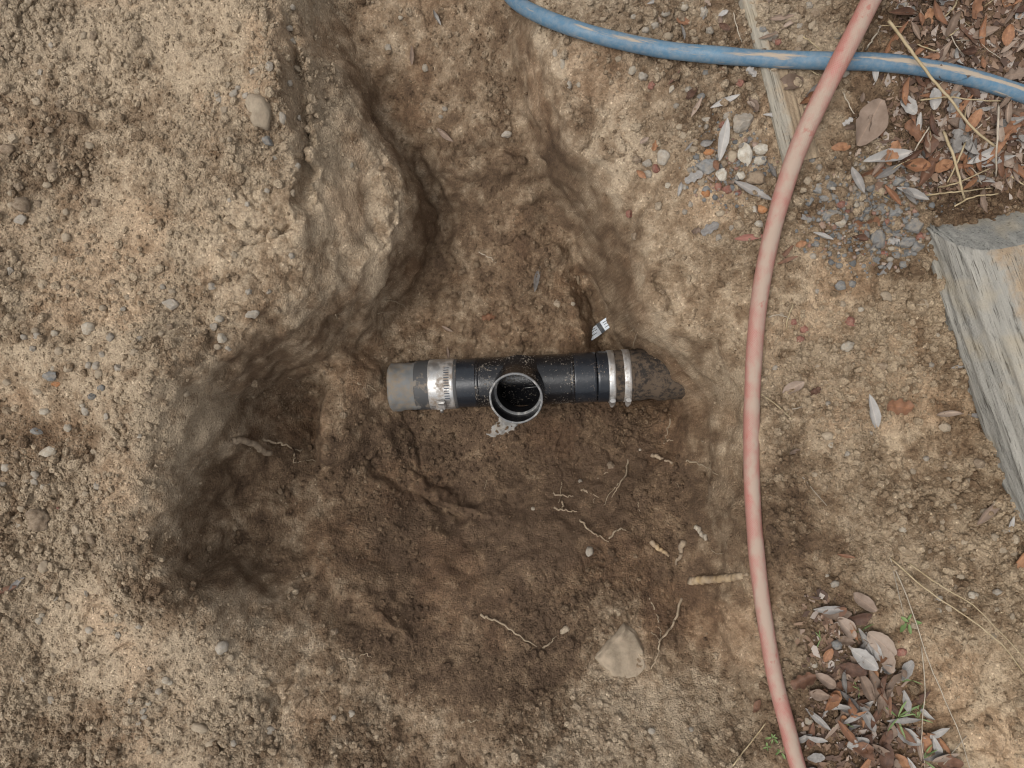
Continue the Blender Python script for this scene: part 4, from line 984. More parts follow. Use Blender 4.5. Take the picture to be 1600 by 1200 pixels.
# more of the same, strewn where the soil lies loose
areas = [((0, 0, 150, 420), 34, 'bbmtt', 10, 17), ((0, 420, 300, 700), 20, 'mmtbt', 10, 15), ((0, 700, 220, 1200), 34, 'mtbbt', 10, 16), ((220, 960, 560, 1200), 12, 'mtb', 9, 14),
         ((330, 60, 470, 460), 16, 'mmt', 9, 14), ((980, 0, 1210, 380), 30, 'mtmrb', 9, 15), ((1230, 0, 1330, 120), 10, 'tmb', 10, 15), ((1260, 250, 1440, 420), 22, 'gggmr', 8, 14), ((1420, 700, 1600, 1000), 26, 'ttbt', 9, 15), ((1210, 430, 1460, 760), 14, 'ttm', 8, 12)]
for (a, b, c, d), n, cols, lo, hi in areas:
    k = 0
    while k < n:
        px, py = random.uniform(a, c), random.uniform(b, d)
        if min((px - q) ** 2 + (py - w) ** 2 for q, w in done_px) < 15 ** 2: continue
        k += 1; done_px.append((px, py))
        s = lo + (hi - lo) * random.random() ** 2
        col = random.choice(cols); kd = 'clod' if col == 'b' else random.choice(('angular', 'round', 'clod'))
        place_stone(px, py, s * random.uniform(0.9, 1.25), s, random.uniform(0, 180), col, kd, 'clod' if kd == 'clod' else 'stone')

# the half-buried angular rock in the lower part of the hole
def rock():
    x, y, z = on(972, 1022)
    out = [(930, 1031), (950, 1006), (976, 978), (993, 986), (1006, 1015), (1012, 1046), (990, 1066), (955, 1058)]
    lift = [.011, .015, .016, .009, .004, .000, -.003, .003]
    zb = [on(a, b)[2] + q for (a, b), q in zip(out, lift)]
    top = [Vector((*P(a, b, q), q)) for (a, b), q in zip(out, zb)]
    c = sum(top, Vector()) / len(top)
    bm = bmesh.new()
    t1 = [bm.verts.new(c + (p - c) * 0.88 + Vector((0, 0, 0.004))) for p in top]
    t2 = [bm.verts.new(p - Vector((0, 0, 0.006))) for p in top]
    t3 = [bm.verts.new(c + (p - c) * 1.12 - Vector((0, 0, 0.07))) for p in top]
    bm.faces.new(t1)
    for q in range(8):
        r = (q + 1) % 8
        bm.faces.new((t2[q], t2[r], t1[r], t1[q])); bm.faces.new((t3[q], t3[r], t2[r], t2[q]))
    bmesh.ops.triangulate(bm, faces=bm.faces[:])
    bmesh.ops.subdivide_edges(bm, edges=bm.edges[:], cuts=7, use_grid_fill=True)
    for v in bm.verts:
        p = np.array([v.co[:]])
        v.co.z += 0.004 * float(fbm(p[:, 0], p[:, 1], p[:, 2], f=50, octv=4, gain=0.6, seed=2)[0]); v.co -= Vector((x, y, z))
    bmesh.ops.recalc_face_normals(bm, faces=bm.faces)
    me = bpy.data.meshes.new('rock'); bm.to_mesh(me); bm.free()
    me.polygons.foreach_set('use_smooth', np.ones(len(me.polygons), bool))
    o = link('rock', me, M['rock']); o.location = (x, y, z)
    tag(o, 'half-buried angular brown rock on the slope near the bottom middle', 'rock')
rock()

# ------------------------------------------------------------------ roots
def root(pts, r_px, mat, label, name='root', taper=0.35, lift=0.6, arch=0.0, group='roots in the dug soil', segs=6, rough=0.15, n=None, jit=1.0):
    n = n or max(8, len(pts) * 7)
    c = catmull(pts, n)
    zt = np.array([on(a, b)[2] for a, b in c])
    z = gauss(np.maximum(zt, gauss(zt, 3)), 2) if r_px < 3 else gauss(zt, max(2, n // 4))
    r = r_px * (0.82 if r_px < 3 and name != 'dry_stalk' else 1.0) * (H - z.mean()) / F
    t = np.linspace(0, 1, n)
    z = z + r * lift + arch * np.sin(np.pi * t)
    x, y = P(c[:, 0], c[:, 1], z)
    p = np.stack([x, y, z], 1)
    jk = min(1.5 * r, 0.003) * jit
    s_ = np.arange(n) * 0.55; o_ = rng.uniform(0, 500)
    p += jk * np.stack([vnoise(s_ + o_, 0 * s_, seed=q_) for q_ in (1, 2, 3)], 1)
    org = p.mean(0)
    me = tube(name, p - org, r * (1 - (1 - taper) * t), segs, rough=rough)
    o = link(name, me, mat); o.location = org
    if label: tag(o, label, 'root' if 'root' in name else 'stalk', group)
    return o
def branch(parent_obj, pts, r_px, mat):
    o = root(pts, r_px, mat, None, 'rootlet'); o.parent = parent_obj; o.location = o.location - parent_obj.location
RT_ = M['root']
q = root([(362, 688), (380, 689), (396, 695), (408, 702), (422, 710)], 5.4, M['bark_root'], 'thick snapped root stub sticking out of the left pocket', taper=0.85, arch=0.012, segs=10, n=30, rough=0.06)
q = root([(413, 687), (432, 691), (448, 695), (461, 703), (475, 701)], 2.6, RT_, 'forked pale root right of the thick root stub', arch=0.01)
branch(q, [(461, 703), (460, 714), (461, 722), (480, 720), (502, 719)], 1.5, RT_)
q = root([(751, 962), (766, 965), (795, 983), (820, 1000), (838, 1010)], 2.6, RT_, 'long thin pale root curving below the middle of the hole', arch=0.008)
root([(846, 1014), (858, 1005), (869, 994)], 2.2, RT_, 'short root piece leading to the pale clod', arch=0.004)
q = root([(1064, 937), (1056, 965), (1045, 985), (1030, 1005), (1027, 1025), (1017, 1045)], 2.6, RT_, 'forked pale root standing right of the angular rock', arch=0.012)
branch(q, [(1015, 935), (1026, 960), (1030, 980), (1034, 1002)], 1.6, RT_); branch(q, [(1008, 981), (1020, 990), (1031, 1002)], 1.4, RT_)
root([(864, 771), (880, 774), (898, 776)], 1.9, RT_, 'short level pale root, leftmost in the root tangle under the pipe', arch=0.004)
q = root([(908, 764), (922, 770), (936, 778)], 1.9, RT_, 'small forked root in the middle of the root tangle'); branch(q, [(922, 770), (928, 778), (927, 786)], 1.3, RT_)
root([(866, 795), (885, 797), (903, 801)], 1.9, RT_, 'pale root lying below the level root, pointing right', arch=0.004)
root([(904, 810), (916, 824), (930, 834), (952, 846)], 2.1, RT_, 'slanting root running down right from the root tangle', arch=0.005)
root([(950, 842), (962, 830), (972, 826), (986, 833)], 2.0, RT_, 'hooked pale root at the lower right of the root tangle', arch=0.006)
root([(877, 752), (875, 770), (873, 786)], 1.2, RT_, 'upright hair root above the level root')
root([(880, 782), (878, 794)], 2.2, RT_, 'tiny stub root between the two level roots')
q = root([(980, 720), (977, 742), (966, 760), (955, 778)], 2.0, RT_, 'long drooping root hanging on the right pit edge', arch=0.010); branch(q, [(966, 756), (955, 768), (943, 790)], 1.4, RT_)
root([(934, 749), (942, 742), (951, 737)], 1.6, RT_, 'short curved root left of the drooping root')
root([(1018, 711), (1032, 716), (1050, 725)], 3.6, M['bark_root'], 'stubby thick root on the right pit edge', taper=0.5, rough=0.06)
root([(1071, 720), (1090, 724), (1110, 734), (1136, 748)], 1.8, RT_, 'thin straight root on the right wall beside the red hose', arch=0.006)
q = root([(1048, 655), (1042, 675), (1037, 692)], 1.6, RT_, 'wispy root below the muddy pipe end'); branch(q, [(1037, 692), (1046, 688), (1054, 689)], 1.4, RT_)
root([(532, 1028), (552, 1031), (568, 1023), (582, 1027)], 1.8, RT_, 'wavy thin root in the lower left of the hole')
root([(632, 1088), (638, 1083), (645, 1082)], 1.6, RT_, 'tiny curved root below the wavy thin root')
root([(556, 597), (575, 602), (590, 611)], 1.6, RT_, 'thin root on the mound left of the pipe')
root([(748, 394), (765, 402), (792, 424)], 1.3, M['grey_stem'], 'thin dark twig on the trench floor above the leaf', 'root')
root([(933, 340), (918, 358), (900, 372)], 1.1, RT_, 'hair-thin root on the upper right trench wall')
root([(605, 470), (622, 473), (640, 484)], 1.8, RT_, 'curved root at the foot of the left trench wall')
root([(600, 486), (588, 490), (580, 498)], 1.4, RT_, 'small root at the foot of the left wall, lower one')
root([(523, 490), (530, 505), (534, 519)], 1.4, RT_, 'thin root hanging over the lip of the left pocket')
for i, (pp, w) in enumerate(([(1003, 489), (992, 500), (983, 514)], 'uppermost'), ) if False else enumerate([([(1004, 488), (992, 494), (978, 492)], 'upper'), ([(1003, 500), (994, 508), (984, 519)], 'middle'), ([(1006, 505), (995, 520), (990, 538), (983, 548)], 'longest'), ([(1010, 512), (1004, 524), (1000, 532)], 'right')]):
    root(pp, 1.5, RT_, f'{w} root of the tuft above the muddy pipe end', arch=0.01)
root([(985, 553), (1000, 558), (1025, 561)], 1.2, RT_, 'thin root lying across the muddy pipe end', lift=8)
root([(1019, 848), (1030, 858), (1046, 868)], 4.2, M['cut_root'], 'peeled orange root stub left of a grey bark flake', taper=0.6, segs=9, rough=0.05)
root([(1078, 908), (1095, 907), (1120, 904), (1143, 902), (1162, 900)], 6.4, M['cut_root'], 'thick peeled root lying level beside the red hose', taper=0.85, segs=12, rough=0.05, n=40, jit=0.8)
root([(1068, 846), (1064, 862), (1056, 882)], 5.5, M['bark_root'], 'grey bark flake beside the peeled orange stub', taper=0.3, segs=8, rough=0.06)
root([(1088, 822), (1094, 832), (1104, 841)], 3.6, M['grey_stem'], 'small grey stub high on the lower right wall', taper=0.9, segs=8)
root([(720, 1130), (735, 1127), (750, 1126)], 2.0, RT_, 'short orange-tan root at the bottom middle')
# random hair roots on the cut faces
hair = [(640, 700), (700, 690), (960, 700), (1100, 690), (1120, 780), (560, 560), (450, 590), (880, 840), (760, 750), (1060, 760), (1000, 800), (1110, 860), (690, 860), (900, 330), (940, 400), (630, 330)]
for a, b in hair:
    t = random.uniform(0, 6.28); l = random.uniform(14, 30)
    root([(a, b), (a + math.cos(t) * l * .5 + random.uniform(-4, 4), b + math.sin(t) * l * .5 + random.uniform(-4, 4)), (a + math.cos(t) * l, b + math.sin(t) * l)], 0.9, RT_, f'hair-thin rootlet {where_at(a, b)}', group='hair rootlets')

# ------------------------------------------------------------------ straw and dry stalks
def stalk(pts, r_px, mat, label, group, arch=0.012, lift=2.0):
    return root(pts, r_px * 0.72, mat, label, 'dry_stalk', taper=0.7, lift=lift, arch=arch, group=group, segs=6, rough=0.03, jit=0.35)
G1 = 'dry stalks in the upper right litter'
stalk([(1389, 33), (1420, 75), (1455, 120), (1480, 150), (1515, 195), (1556, 230)], 3.4, M['straw'], 'long thick yellow stalk lying across the blue hose', G1, 0.02, 10)
stalk([(1438, 156), (1480, 152), (1520, 156), (1566, 158)], 1.8, M['straw'], 'thin level straw crossing the thick yellow stalk', G1, 0.02, 8)
stalk([(1474, 205), (1490, 245), (1500, 280), (1507, 312)], 3.2, M['straw'], 'thick straw standing up from the litter, crossing another', G1, 0.03, 4)
stalk([(1508, 224), (1495, 255), (1481, 284)], 2.2, M['straw'], 'straw crossing the thick standing straw', G1, 0.025, 6)
stalk([(1560, 165), (1558, 215), (1556, 276)], 2.4, M['grey_stem'], 'upright pale stalk near the right edge of the litter', G1, 0.03, 6)
stalk([(1466, 293), (1500, 284), (1549, 263)], 1.9, M['straw'], 'upper of the straws lying above the sleeper end', G1, 0.02, 5)
stalk([(1448, 305), (1490, 300), (1550, 294)], 2.0, M['straw'], 'level straw just above the sleeper end', G1, 0.02, 5)
stalk([(1492, 322), (1520, 308), (1560, 303)], 2.0, M['straw'], 'lowest straw touching the sleeper end', G1, 0.02, 5)
stalk([(1368, 301), (1380, 306), (1393, 312)], 1.6, M['straw'], 'short straw bit in the gravel', G1, 0.005)
stalk([(1496, 0), (1488, 14), (1472, 30)], 2.0, M['straw'], 'straw at the top edge right of the red hose', G1, 0.02)
stalk([(1452, 198), (1438, 220), (1424, 244)], 1.8, M['grey_stem'], 'thin grey stem leaning in the litter', G1, 0.02)
stalk([(1352, 78), (1362, 64), (1374, 44)], 2.4, M['grey_stem'], 'knobbly pale twig right of the red hose at the top', G1, 0.01)
stalk([(1258, 105), (1280, 118)], 1.6, M['straw'], 'short straw left of the red hose below the blue hose', G1, 0.005)
stalk([(1316, 142), (1326, 162), (1338, 184)], 1.5, M['grey_stem'], 'thin stem beside the red hose near the big brown leaf', G1, 0.005)
stalk([(1250, 55), (1262, 62), (1282, 78)], 1.6, M['straw'], 'straw on the soil left of the hose crossing', G1, 0.006)
stalk([(1146, 20), (1152, 45), (1160, 68)], 1.3, M['grey_stem'], 'wispy stem along the buried timber edge', G1, 0.006)
stalk([(1580, 275), (1590, 282), (1602, 292)], 2.0, M['straw'], 'straw at the right edge above the sleeper', G1, 0.01)
for i in range(26):
    a, b = random.uniform(1380, 1600), random.uniform(10, 300)
    t = random.uniform(0, 6.28); l = random.uniform(25, 60)
    stalk([(a, b), (a + math.cos(t) * l * .5 + random.uniform(-5, 5), b + math.sin(t) * l * .5), (a + math.cos(t) * l, b + math.sin(t) * l)], random.uniform(0.9, 1.6), M[random.choice(['straw', 'grey_stem', 'grey_stem'])], f'thin dry stem {where_at(a, b)}', 'thin stems in the upper right litter', random.uniform(0, 0.02))
G2 = 'dry grass stalks at the lower right'
stalk([(1392, 872), (1440, 915), (1490, 950), (1540, 985), (1572, 1015), (1610, 1065)], 1.7, M['straw'], 'long yellow grass stalk arching to the lower right edge', G2, 0.02)
stalk([(1420, 880), (1470, 915), (1520, 945), (1560, 985), (1612, 1040)], 1.3, M['straw'], 'thinner grass stalk running just above the yellow one', G2, 0.02)
stalk([(1390, 870), (1412, 920), (1432, 975), (1450, 1030), (1475, 1090), (1500, 1150), (1520, 1215)], 1.3, M['grey_stem'], 'long grey grass stem running steeply down the lower right', G2, 0.015)
stalk([(1395, 890), (1405, 930), (1412, 960)], 1.1, M['grey_stem'], 'short grey stem above the green seedling', G2, 0.01)
stalk([(1440, 1010), (1445, 1080), (1440, 1150), (1446, 1205)], 1.2, M['grey_stem'], 'upright grey stem through the lower right leaf pile', G2, 0.02)
stalk([(1470, 1205), (1478, 1190), (1510, 1150)], 1.2, M['grey_stem'], 'thin stem at the bottom right of the leaf pile', G2, 0.01)
stalk([(1138, 1205), (1165, 1170), (1196, 1130)], 1.7, M['straw'], 'pale straw left of the red hose at the bottom', G2, 0.008)
stalk([(1188, 615), (1210, 630), (1238, 655)], 1.6, M['straw'], 'double-tipped straw under the red hose', G2, 0.008)
stalk([(1254, 745), (1270, 765), (1292, 790)], 1.1, M['grey_stem'], 'thin dark stem on the soil right of the red hose', G2, 0.004)
stalk([(1239, 475), (1232, 495), (1228, 515)], 1.6, M['straw'], 'upright straw by the dark red stones', G2, 0.01)
stalk([(1200, 495), (1218, 492), (1235, 498)], 1.5, M['grey_stem'], 'pale twig touching the red hose', G2, 0.006)
stalk([(1232, 640), (1245, 638), (1262, 632)], 1.5, M['grey_stem'], 'short dark twig right of the red hose', G2, 0.004)

# ------------------------------------------------------------------ leaves
def leaf_mesh(name, L, W, prof, curl, cup, twist, wav, seed, nu=16, nv=6):
    u = np.linspace(0, 1, nu + 1)[:, None]; v = np.linspace(-1, 1, nv + 1)[None]
    w = prof(u) * W * 0.5 * (1 + 0.09 * vnoise(u * 6 + seed, np.sign(v) * 3.0 + 0 * u, seed=seed) + 0.05 * vnoise(u * 17 + seed, np.sign(v) * 3.0 + 0 * u, seed=seed + 1))
    x = (u - 0.5) * L + 0 * v; y = w * v
    z = cup * W * (v * v) * np.sin(np.pi * u) + 0.06 * W * np.abs(v)
    z = z + wav * W * fbm(x / L * 3 + seed, y / W * 2, f=1.0, octv=2, seed=seed)
    a = curl * (u - 0.5); k = np.where(np.abs(curl) > 1e-3, 1.0, 0.0)
    zc = L * (1 - np.cos(a * 1.0)) / max(abs(curl), 1e-3) * np.sign(curl if curl else 1)
    xc = L * np.sin(a) / (curl if abs(curl) > 1e-3 else 1e-3)
    x, z = xc - np.sin(a) * z, zc + np.cos(a) * z
    t = twist * (u - 0.5); y, z = y * np.cos(t) - z * np.sin(t), y * np.sin(t) + z * np.cos(t)
    z = z - z.min()
    n = nv + 1
    P3 = np.stack([x + 0 * y, y, z + 0 * y], -1).reshape(-1, 3)
    i = np.arange((nu + 1) * n).reshape(nu + 1, n)
    f = np.stack([i[:-1, :-1], i[1:, :-1], i[1:, 1:], i[:-1, 1:]], -1).reshape(-1, 4)
    return mesh_np(name, P3, f)
lance = lambda u: np.clip(np.sin(np.pi * np.clip(u * 0.97 + 0.015, 0, 1)) ** 0.8, 0.05, 1)
obov = lambda u: np.clip(np.sin(np.pi * np.clip(u, 0, 1) ** 1.35) ** 0.62, 0.04, 1)
oval = lambda u: np.clip(np.sin(np.pi * np.clip(u * 0.96 + 0.02, 0, 1)) ** 0.6, 0.05, 1)
frag = lambda u: np.clip(np.sin(np.pi * np.clip(u * 0.9 + 0.05, 0, 1)) ** 0.35 * (0.85 + 0.15 * np.sign(np.sin(u * 17))), 0.2, 1)
def fam(prof, ratio, curl, cup, wav, mats):
    out = {}
    for m in mats:
        out[m] = []
        for i in range(7):
            me = leaf_mesh('leaf', 1.0, ratio * random.uniform(0.85, 1.15), prof, random.uniform(*curl), random.uniform(*cup), random.uniform(-0.7, 0.7), wav, random.randrange(900))
            me.materials.append(M[m]); out[m].append(me)
    return out
LM = {'lance': fam(lance, 0.21, (-0.3, 0.9), (0.05, 0.5), 0.10, ['grey_leaf', 'tan_leaf', 'red_leaf', 'brown_leaf']),
      'curled': fam(lance, 0.20, (1.6, 3.2), (0.2, 0.7), 0.12, ['grey_leaf', 'tan_leaf', 'brown_leaf']),
      'oval': fam(oval, 0.5, (-0.3, 0.9), (0.02, 0.4), 0.14, ['brown_leaf', 'tan_leaf', 'red_leaf', 'grey_leaf']),
      'obov': fam(obov, 0.46, (0.1, 1.2), (0.1, 0.6), 0.14, ['brown_leaf', 'tan_leaf']),
      'frag': fam(frag, 0.55, (0.0, 1.4), (0.0, 0.5), 0.2, ['brown_leaf', 'tan_leaf', 'grey_leaf'])}
def place_leaf(px, py, length, ang, shape, mat, label, group, lift=0.002, tilt=0.18, wide=1.0, pick=None):
    x, y, z = on(px, py); k = (H - z) / F
    z = max(z, float(h(x, y)))
    # rest on the highest bit of soil under the leaf
    ca, sa = math.cos(math.radians(ang)), math.sin(math.radians(ang)); L = length * k
    tt = np.linspace(-0.4, 0.4, 5); z = max(z, 0.5 * z + 0.5 * float(np.max(h(x + ca * tt * L, y + sa * tt * L))))
    o = link('leaf', LM[shape][mat][random.randrange(7) if pick is None else pick])
    n = normal_at(x, y, max(0.012, L * 0.4))
    o.rotation_mode = 'QUATERNION'
    o.rotation_quaternion = Vector((0, 0, 1)).rotation_difference(n) @ Vector((0, 0, 1)).rotation_difference(Vector((random.uniform(-tilt, tilt), random.uniform(-tilt, tilt), 1))) @ Matrix.Rotation(math.radians(ang), 3, 'Z').to_quaternion()
    o.location = (x, y, z + lift); o.scale = (L, L * wide, L)
    tag(o, label, 'leaf', group); return o
GA = 'leaves scattered on the soil'
HL = [  # px, py, length, turn, shape, material, label
 (1131, 161, 48, 21, 'lance', 'grey_leaf', 'pale grey leaf pointing right, between the blue hose and the stones'),
 (1129, 220, 64, 82, 'lance', 'grey_leaf', 'upright pale grey leaf left of the white stones'),
 (1174, 300, 66, -29, 'lance', 'grey_leaf', 'long grey leaf slanting down right below the white stones'),
 (1205, 268, 30, -60, 'lance', 'grey_leaf', 'short pale leaf tip on the soil left of the red hose'),
 (1062, 296, 30, 75, 'curled', 'grey_leaf', 'curled grey leaf left of the large blue-grey stone'),
 (1083, 278, 30, 28, 'frag', 'grey_leaf', 'grey leaf scrap touching the large blue-grey stone'),
 (1170, 371, 48, 8, 'lance', 'red_leaf', 'reddish brown leaf beside the red hose'),
 (1108, 358, 30, 35, 'frag', 'grey_leaf', 'pale leaf scrap on the rim of the trench'),
 (1086, 361, 16, 20, 'frag', 'tan_leaf', 'tiny pale leaf bit left of the leaf scrap on the rim'),
 (1088, 168, 34, 60, 'lance', 'tan_leaf', 'narrow brown leaf on the soil below the blue hose'),
 (1080, 150, 26, 55, 'oval', 'brown_leaf', 'small brown leaf below the blue hose'),
 (1066, 36, 22, -20, 'oval', 'brown_leaf', 'orange-brown oval leaf above the blue hose'),
 (1066, 52, 24, -75, 'lance', 'grey_leaf', 'narrow grey leaf standing above the blue hose'),
 (1025, 3, 30, 8, 'lance', 'grey_leaf', 'grey leaf at the top edge of the picture'),
 (1100, 22, 22, 80, 'lance', 'grey_leaf', 'small pale leaf left of the buried timber edge'),
 (1218, 30, 40, 5, 'lance', 'tan_leaf', 'grey-brown leaf on soil right of the buried timber, above the blue hose'),
 (1232, 40, 30, 30, 'lance', 'tan_leaf', 'second grey-brown leaf right of the buried timber'),
 (1175, 165, 26, -50, 'oval', 'tan_leaf', 'leaf leaning on the buried timber edge'),
 (1232, 132, 42, 12, 'oval', 'tan_leaf', 'tan leaf lying under the red hose'),
 (1268, 142, 34, 45, 'lance', 'grey_leaf', 'grey leaf tucked beside the red hose'),
 (1262, 155, 36, 25, 'obov', 'brown_leaf', 'brown leaf tucked beside the red hose'),
 (1353, 196, 78, 62, 'oval', 'tan_leaf', 'largest broad brown-grey leaf right of the red hose'),
 (1312, 232, 30, 5, 'oval', 'brown_leaf', 'orange-brown oval leaf beside the red hose'),
 (1380, 250, 80, 12, 'lance', 'grey_leaf', 'long pale grey leaf above the gravel'),
 (1384, 270, 42, 30, 'lance', 'grey_leaf', 'grey leaf just below the long pale leaf'),
 (1336, 283, 46, -62, 'lance', 'grey_leaf', 'narrow grey leaf among the gravel'),
 (1421, 305, 52, -22, 'lance', 'grey_leaf', 'pale grey leaf at the right of the gravel'),
 (1382, 419, 36, 42, 'lance', 'grey_leaf', 'blunt pale leaf below the gravel'),
 (1340, 373, 30, -15, 'obov', 'brown_leaf', 'orange-brown leaf at the lower edge of the gravel'),
 (1350, 350, 46, 5, 'frag', 'brown_leaf', 'thin brown leaf strip in the gravel'),
 (1329, 337, 30, -80, 'lance', 'tan_leaf', 'narrow brown leaf upright among the gravel'),
 (1532, 244, 58, 28, 'lance', 'grey_leaf', 'pale grey leaf pointing up right in the upper right litter'),
 (1508, 228, 62, -62, 'curled', 'grey_leaf', 'arched grey leaf under the crossing straws'),
 (1566, 196, 60, 12, 'curled', 'grey_leaf', 'arched pale leaf at the right of the litter'),
 (1590, 218, 36, -5, 'lance', 'grey_leaf', 'pale leaf at the right edge of the litter'),
 (1425, 262, 44, -8, 'obov', 'brown_leaf', 'dark brown leaf left of the orange leaves'),
 (1443, 274, 44, 60, 'obov', 'brown_leaf', 'upright glossy orange leaf in the litter'),
 (1462, 265, 42, 25, 'obov', 'brown_leaf', 'orange leaf beside the upright orange leaf'),
 (1440, 228, 46, 78, 'oval', 'brown_leaf', 'brown leaf above the orange leaves'),
 (1362, 643, 66, -68, 'lance', 'grey_leaf', 'narrow grey leaf alone on the tan soil'),
 (1495, 572, 32, 12, 'curled', 'grey_leaf', 'curved pale leaf near the sleeper'),
 (1528, 650, 38, -8, 'lance', 'grey_leaf', 'grey leaf sticking out from under the sleeper'),
 (1477, 645, 52, 10, 'curled', 'tan_leaf', 'tan curled leaf left of the sleeper'),
 (1402, 635, 46, -8, 'frag', 'brown_leaf', 'dark rolled leaf on the tan soil'),
 (1543, 796, 66, 45, 'lance', 'tan_leaf', 'grey-brown leaf below the sleeper'),
 (1588, 872, 60, 55, 'lance', 'brown_leaf', 'dark brown leaf at the right edge below the sleeper'),
 (1576, 822, 36, 80, 'lance', 'grey_leaf', 'pale leaf at the right edge under the sleeper'),
 (1237, 705, 34, 8, 'lance', 'tan_leaf', 'faint grey leaf in the soil right of the red hose'),
 (1238, 606, 36, 30, 'oval', 'tan_leaf', 'pale leaf scrap right of the red hose at mid height'),
 (1270, 610, 22, 30, 'frag', 'brown_leaf', 'small reddish leaf bit right of the pale scrap'),
 (1320, 868, 28, -8, 'lance', 'brown_leaf', 'brown sliver of leaf above the lower leaf pile'),
 (838, 437, 44, 74, 'lance', 'grey_leaf', 'pale pointed leaf alone on the trench floor'),
 (763, 495, 22, 10, 'frag', 'brown_leaf', 'orange leaf scrap on the trench floor above the pipe'),
 (700, 514, 22, -25, 'lance', 'tan_leaf', 'dull brown leaf sliver above the clamp band'),
 (696, 211, 34, -38, 'lance', 'tan_leaf', 'greyish leaf lying in the upper trench'),
 (683, 30, 32, -58, 'curled', 'grey_leaf', 'small curled leaf at the top of the trench'),
 (645, 88, 30, 82, 'lance', 'tan_leaf', 'narrow leaf in the upper trench near the left wall'),
 (700, 552, 20, -80, 'lance', 'tan_leaf', 'small leaf standing against the clamp band'),
 (1182, 1100, 26, 70, 'oval', 'brown_leaf', 'crumpled orange leaf left of the red hose at the bottom'),
 (15, 920, 40, 20, 'lance', 'brown_leaf', 'brown leaf at the lower left edge'),
 (28, 912, 34, 40, 'lance', 'grey_leaf', 'grey leaf at the lower left edge'),
 # lower leaf pile
 (1292, 949, 48, 4, 'lance', 'grey_leaf', 'pale leaf at the top of the lower leaf pile'),
 (1304, 956, 42, 5, 'oval', 'tan_leaf', 'tan leaf under the top pale leaf of the pile'),
 (1340, 962, 38, 25, 'oval', 'brown_leaf', 'pinkish brown leaf near the top of the lower pile'),
 (1345, 938, 46, -35, 'oval', 'tan_leaf', 'grey-brown leaf at the upper right of the lower pile'),
 (1318, 978, 40, -50, 'oval', 'tan_leaf', 'pale tan leaf below the top pale leaf of the pile'),
 (1371, 1000, 62, -40, 'oval', 'tan_leaf', 'largest broad tan leaf of the lower pile'),
 (1380, 1025, 46, -70, 'oval', 'tan_leaf', 'second broad tan leaf, just under the largest one'),
 (1361, 1008, 54, -62, 'lance', 'grey_leaf', 'narrow white-grey leaf on the broad tan leaves'),
 (1344, 1024, 50, -35, 'oval', 'grey_leaf', 'blunt whitish leaf in the middle of the lower pile'),
 (1252, 1060, 40, 25, 'frag', 'brown_leaf', 'torn orange and brown leaf touching the red hose'),
 (1286, 1060, 36, -30, 'oval', 'tan_leaf', 'grey-tan leaf right of the torn leaf'),
 (1276, 1077, 26, 3, 'frag', 'brown_leaf', 'rolled orange leaf bit below the torn leaf'),
 (1295, 1090, 40, 50, 'obov', 'brown_leaf', 'brown leaf in the left of the lower pile'),
 (1325, 1098, 36, -80, 'obov', 'brown_leaf', 'upright dark brown leaf in the middle of the lower pile'),
 (1348, 1068, 64, -62, 'lance', 'tan_leaf', 'long narrow grey-brown leaf slanting through the lower pile'),
 (1367, 1075, 80, -65, 'lance', 'tan_leaf', 'longest narrow leaf slanting through the lower pile'),
 (1412, 1093, 44, -75, 'lance', 'grey_leaf', 'pale pointed leaf at the right of the lower pile'),
 (1440, 1110, 40, -50, 'curled', 'grey_leaf', 'curled pale leaf at the right edge of the lower pile'),
 (1455, 1140, 46, 25, 'lance', 'grey_leaf', 'bent grey leaf at the far right of the lower pile'),
 (1460, 1165, 44, -70, 'lance', 'grey_leaf', 'grey leaf hanging at the lower right of the pile'),
 (1275, 1120, 48, -40, 'lance', 'grey_leaf', 'narrow grey leaf at the left of the lower pile'),
 (1352, 1118, 56, -62, 'lance', 'grey_leaf', 'bright grey leaf in the lower middle of the pile'),
 (1327, 1130, 34, 20, 'curled', 'grey_leaf', 'strongly curled white leaf in the lower pile'),
 (1250, 1150, 34, 30, 'lance', 'grey_leaf', 'grey leaf lying over the red hose'),
 (1272, 1150, 36, -10, 'lance', 'grey_leaf', 'pale leaf right next to the red hose at the bottom'),
 (1272, 1180, 28, 0, 'oval', 'grey_leaf', 'small whitish leaf at the bottom left of the pile'),
 (1380, 1180, 42, 75, 'oval', 'brown_leaf', 'glossy brown oval leaf at the bottom of the pile'),
 (1376, 1150, 40, 60, 'obov', 'brown_leaf', 'orange-brown leaf above the glossy oval leaf'),
]
for px, py, L, a, s, m, lb in HL:
    place_leaf(px, py, L, a, s, m, lb, GA, lift=0.007 if px > 1240 and py > 930 else 0.007 if px > 1330 and py < 330 else 0.002, wide=1.15 if s == 'lance' else 1.0)
NMAT = {'grey_leaf': 'grey', 'brown_leaf': 'brown', 'tan_leaf': 'tan', 'red_leaf': 'reddish'}
NSH = {'lance': 'narrow', 'curled': 'curled narrow', 'oval': 'oval', 'obov': 'blunt', 'frag': 'torn'}
def litter(n, box, mats, shapes, where, lo, hi, dens_fn=None, lift=0.012):
    k = 0
    while k < n:
        px, py = random.uniform(box[0], box[2]), random.uniform(box[1], box[3])
        if dens_fn and random.random() > dens_fn(px, py): continue
        k += 1
        m = random.choice(mats); s = random.choice([q for q in shapes if m in LM[q]])
        L = random.uniform(lo, hi) * (1.3 if s in ('lance', 'curled') else 0.85)
        place_leaf(px, py, L, random.uniform(0, 360), s, m, f'{NSH[s]} {NMAT[m]} leaf {where_at(px, py)}', f'leaves in the {where}', lift=random.uniform(0, lift), tilt=0.33)
pile = lambda x, y: max(0, 1 - abs(x - (1310 + (y - 950) * 0.28)) / (30 + (y - 930) * 0.42))
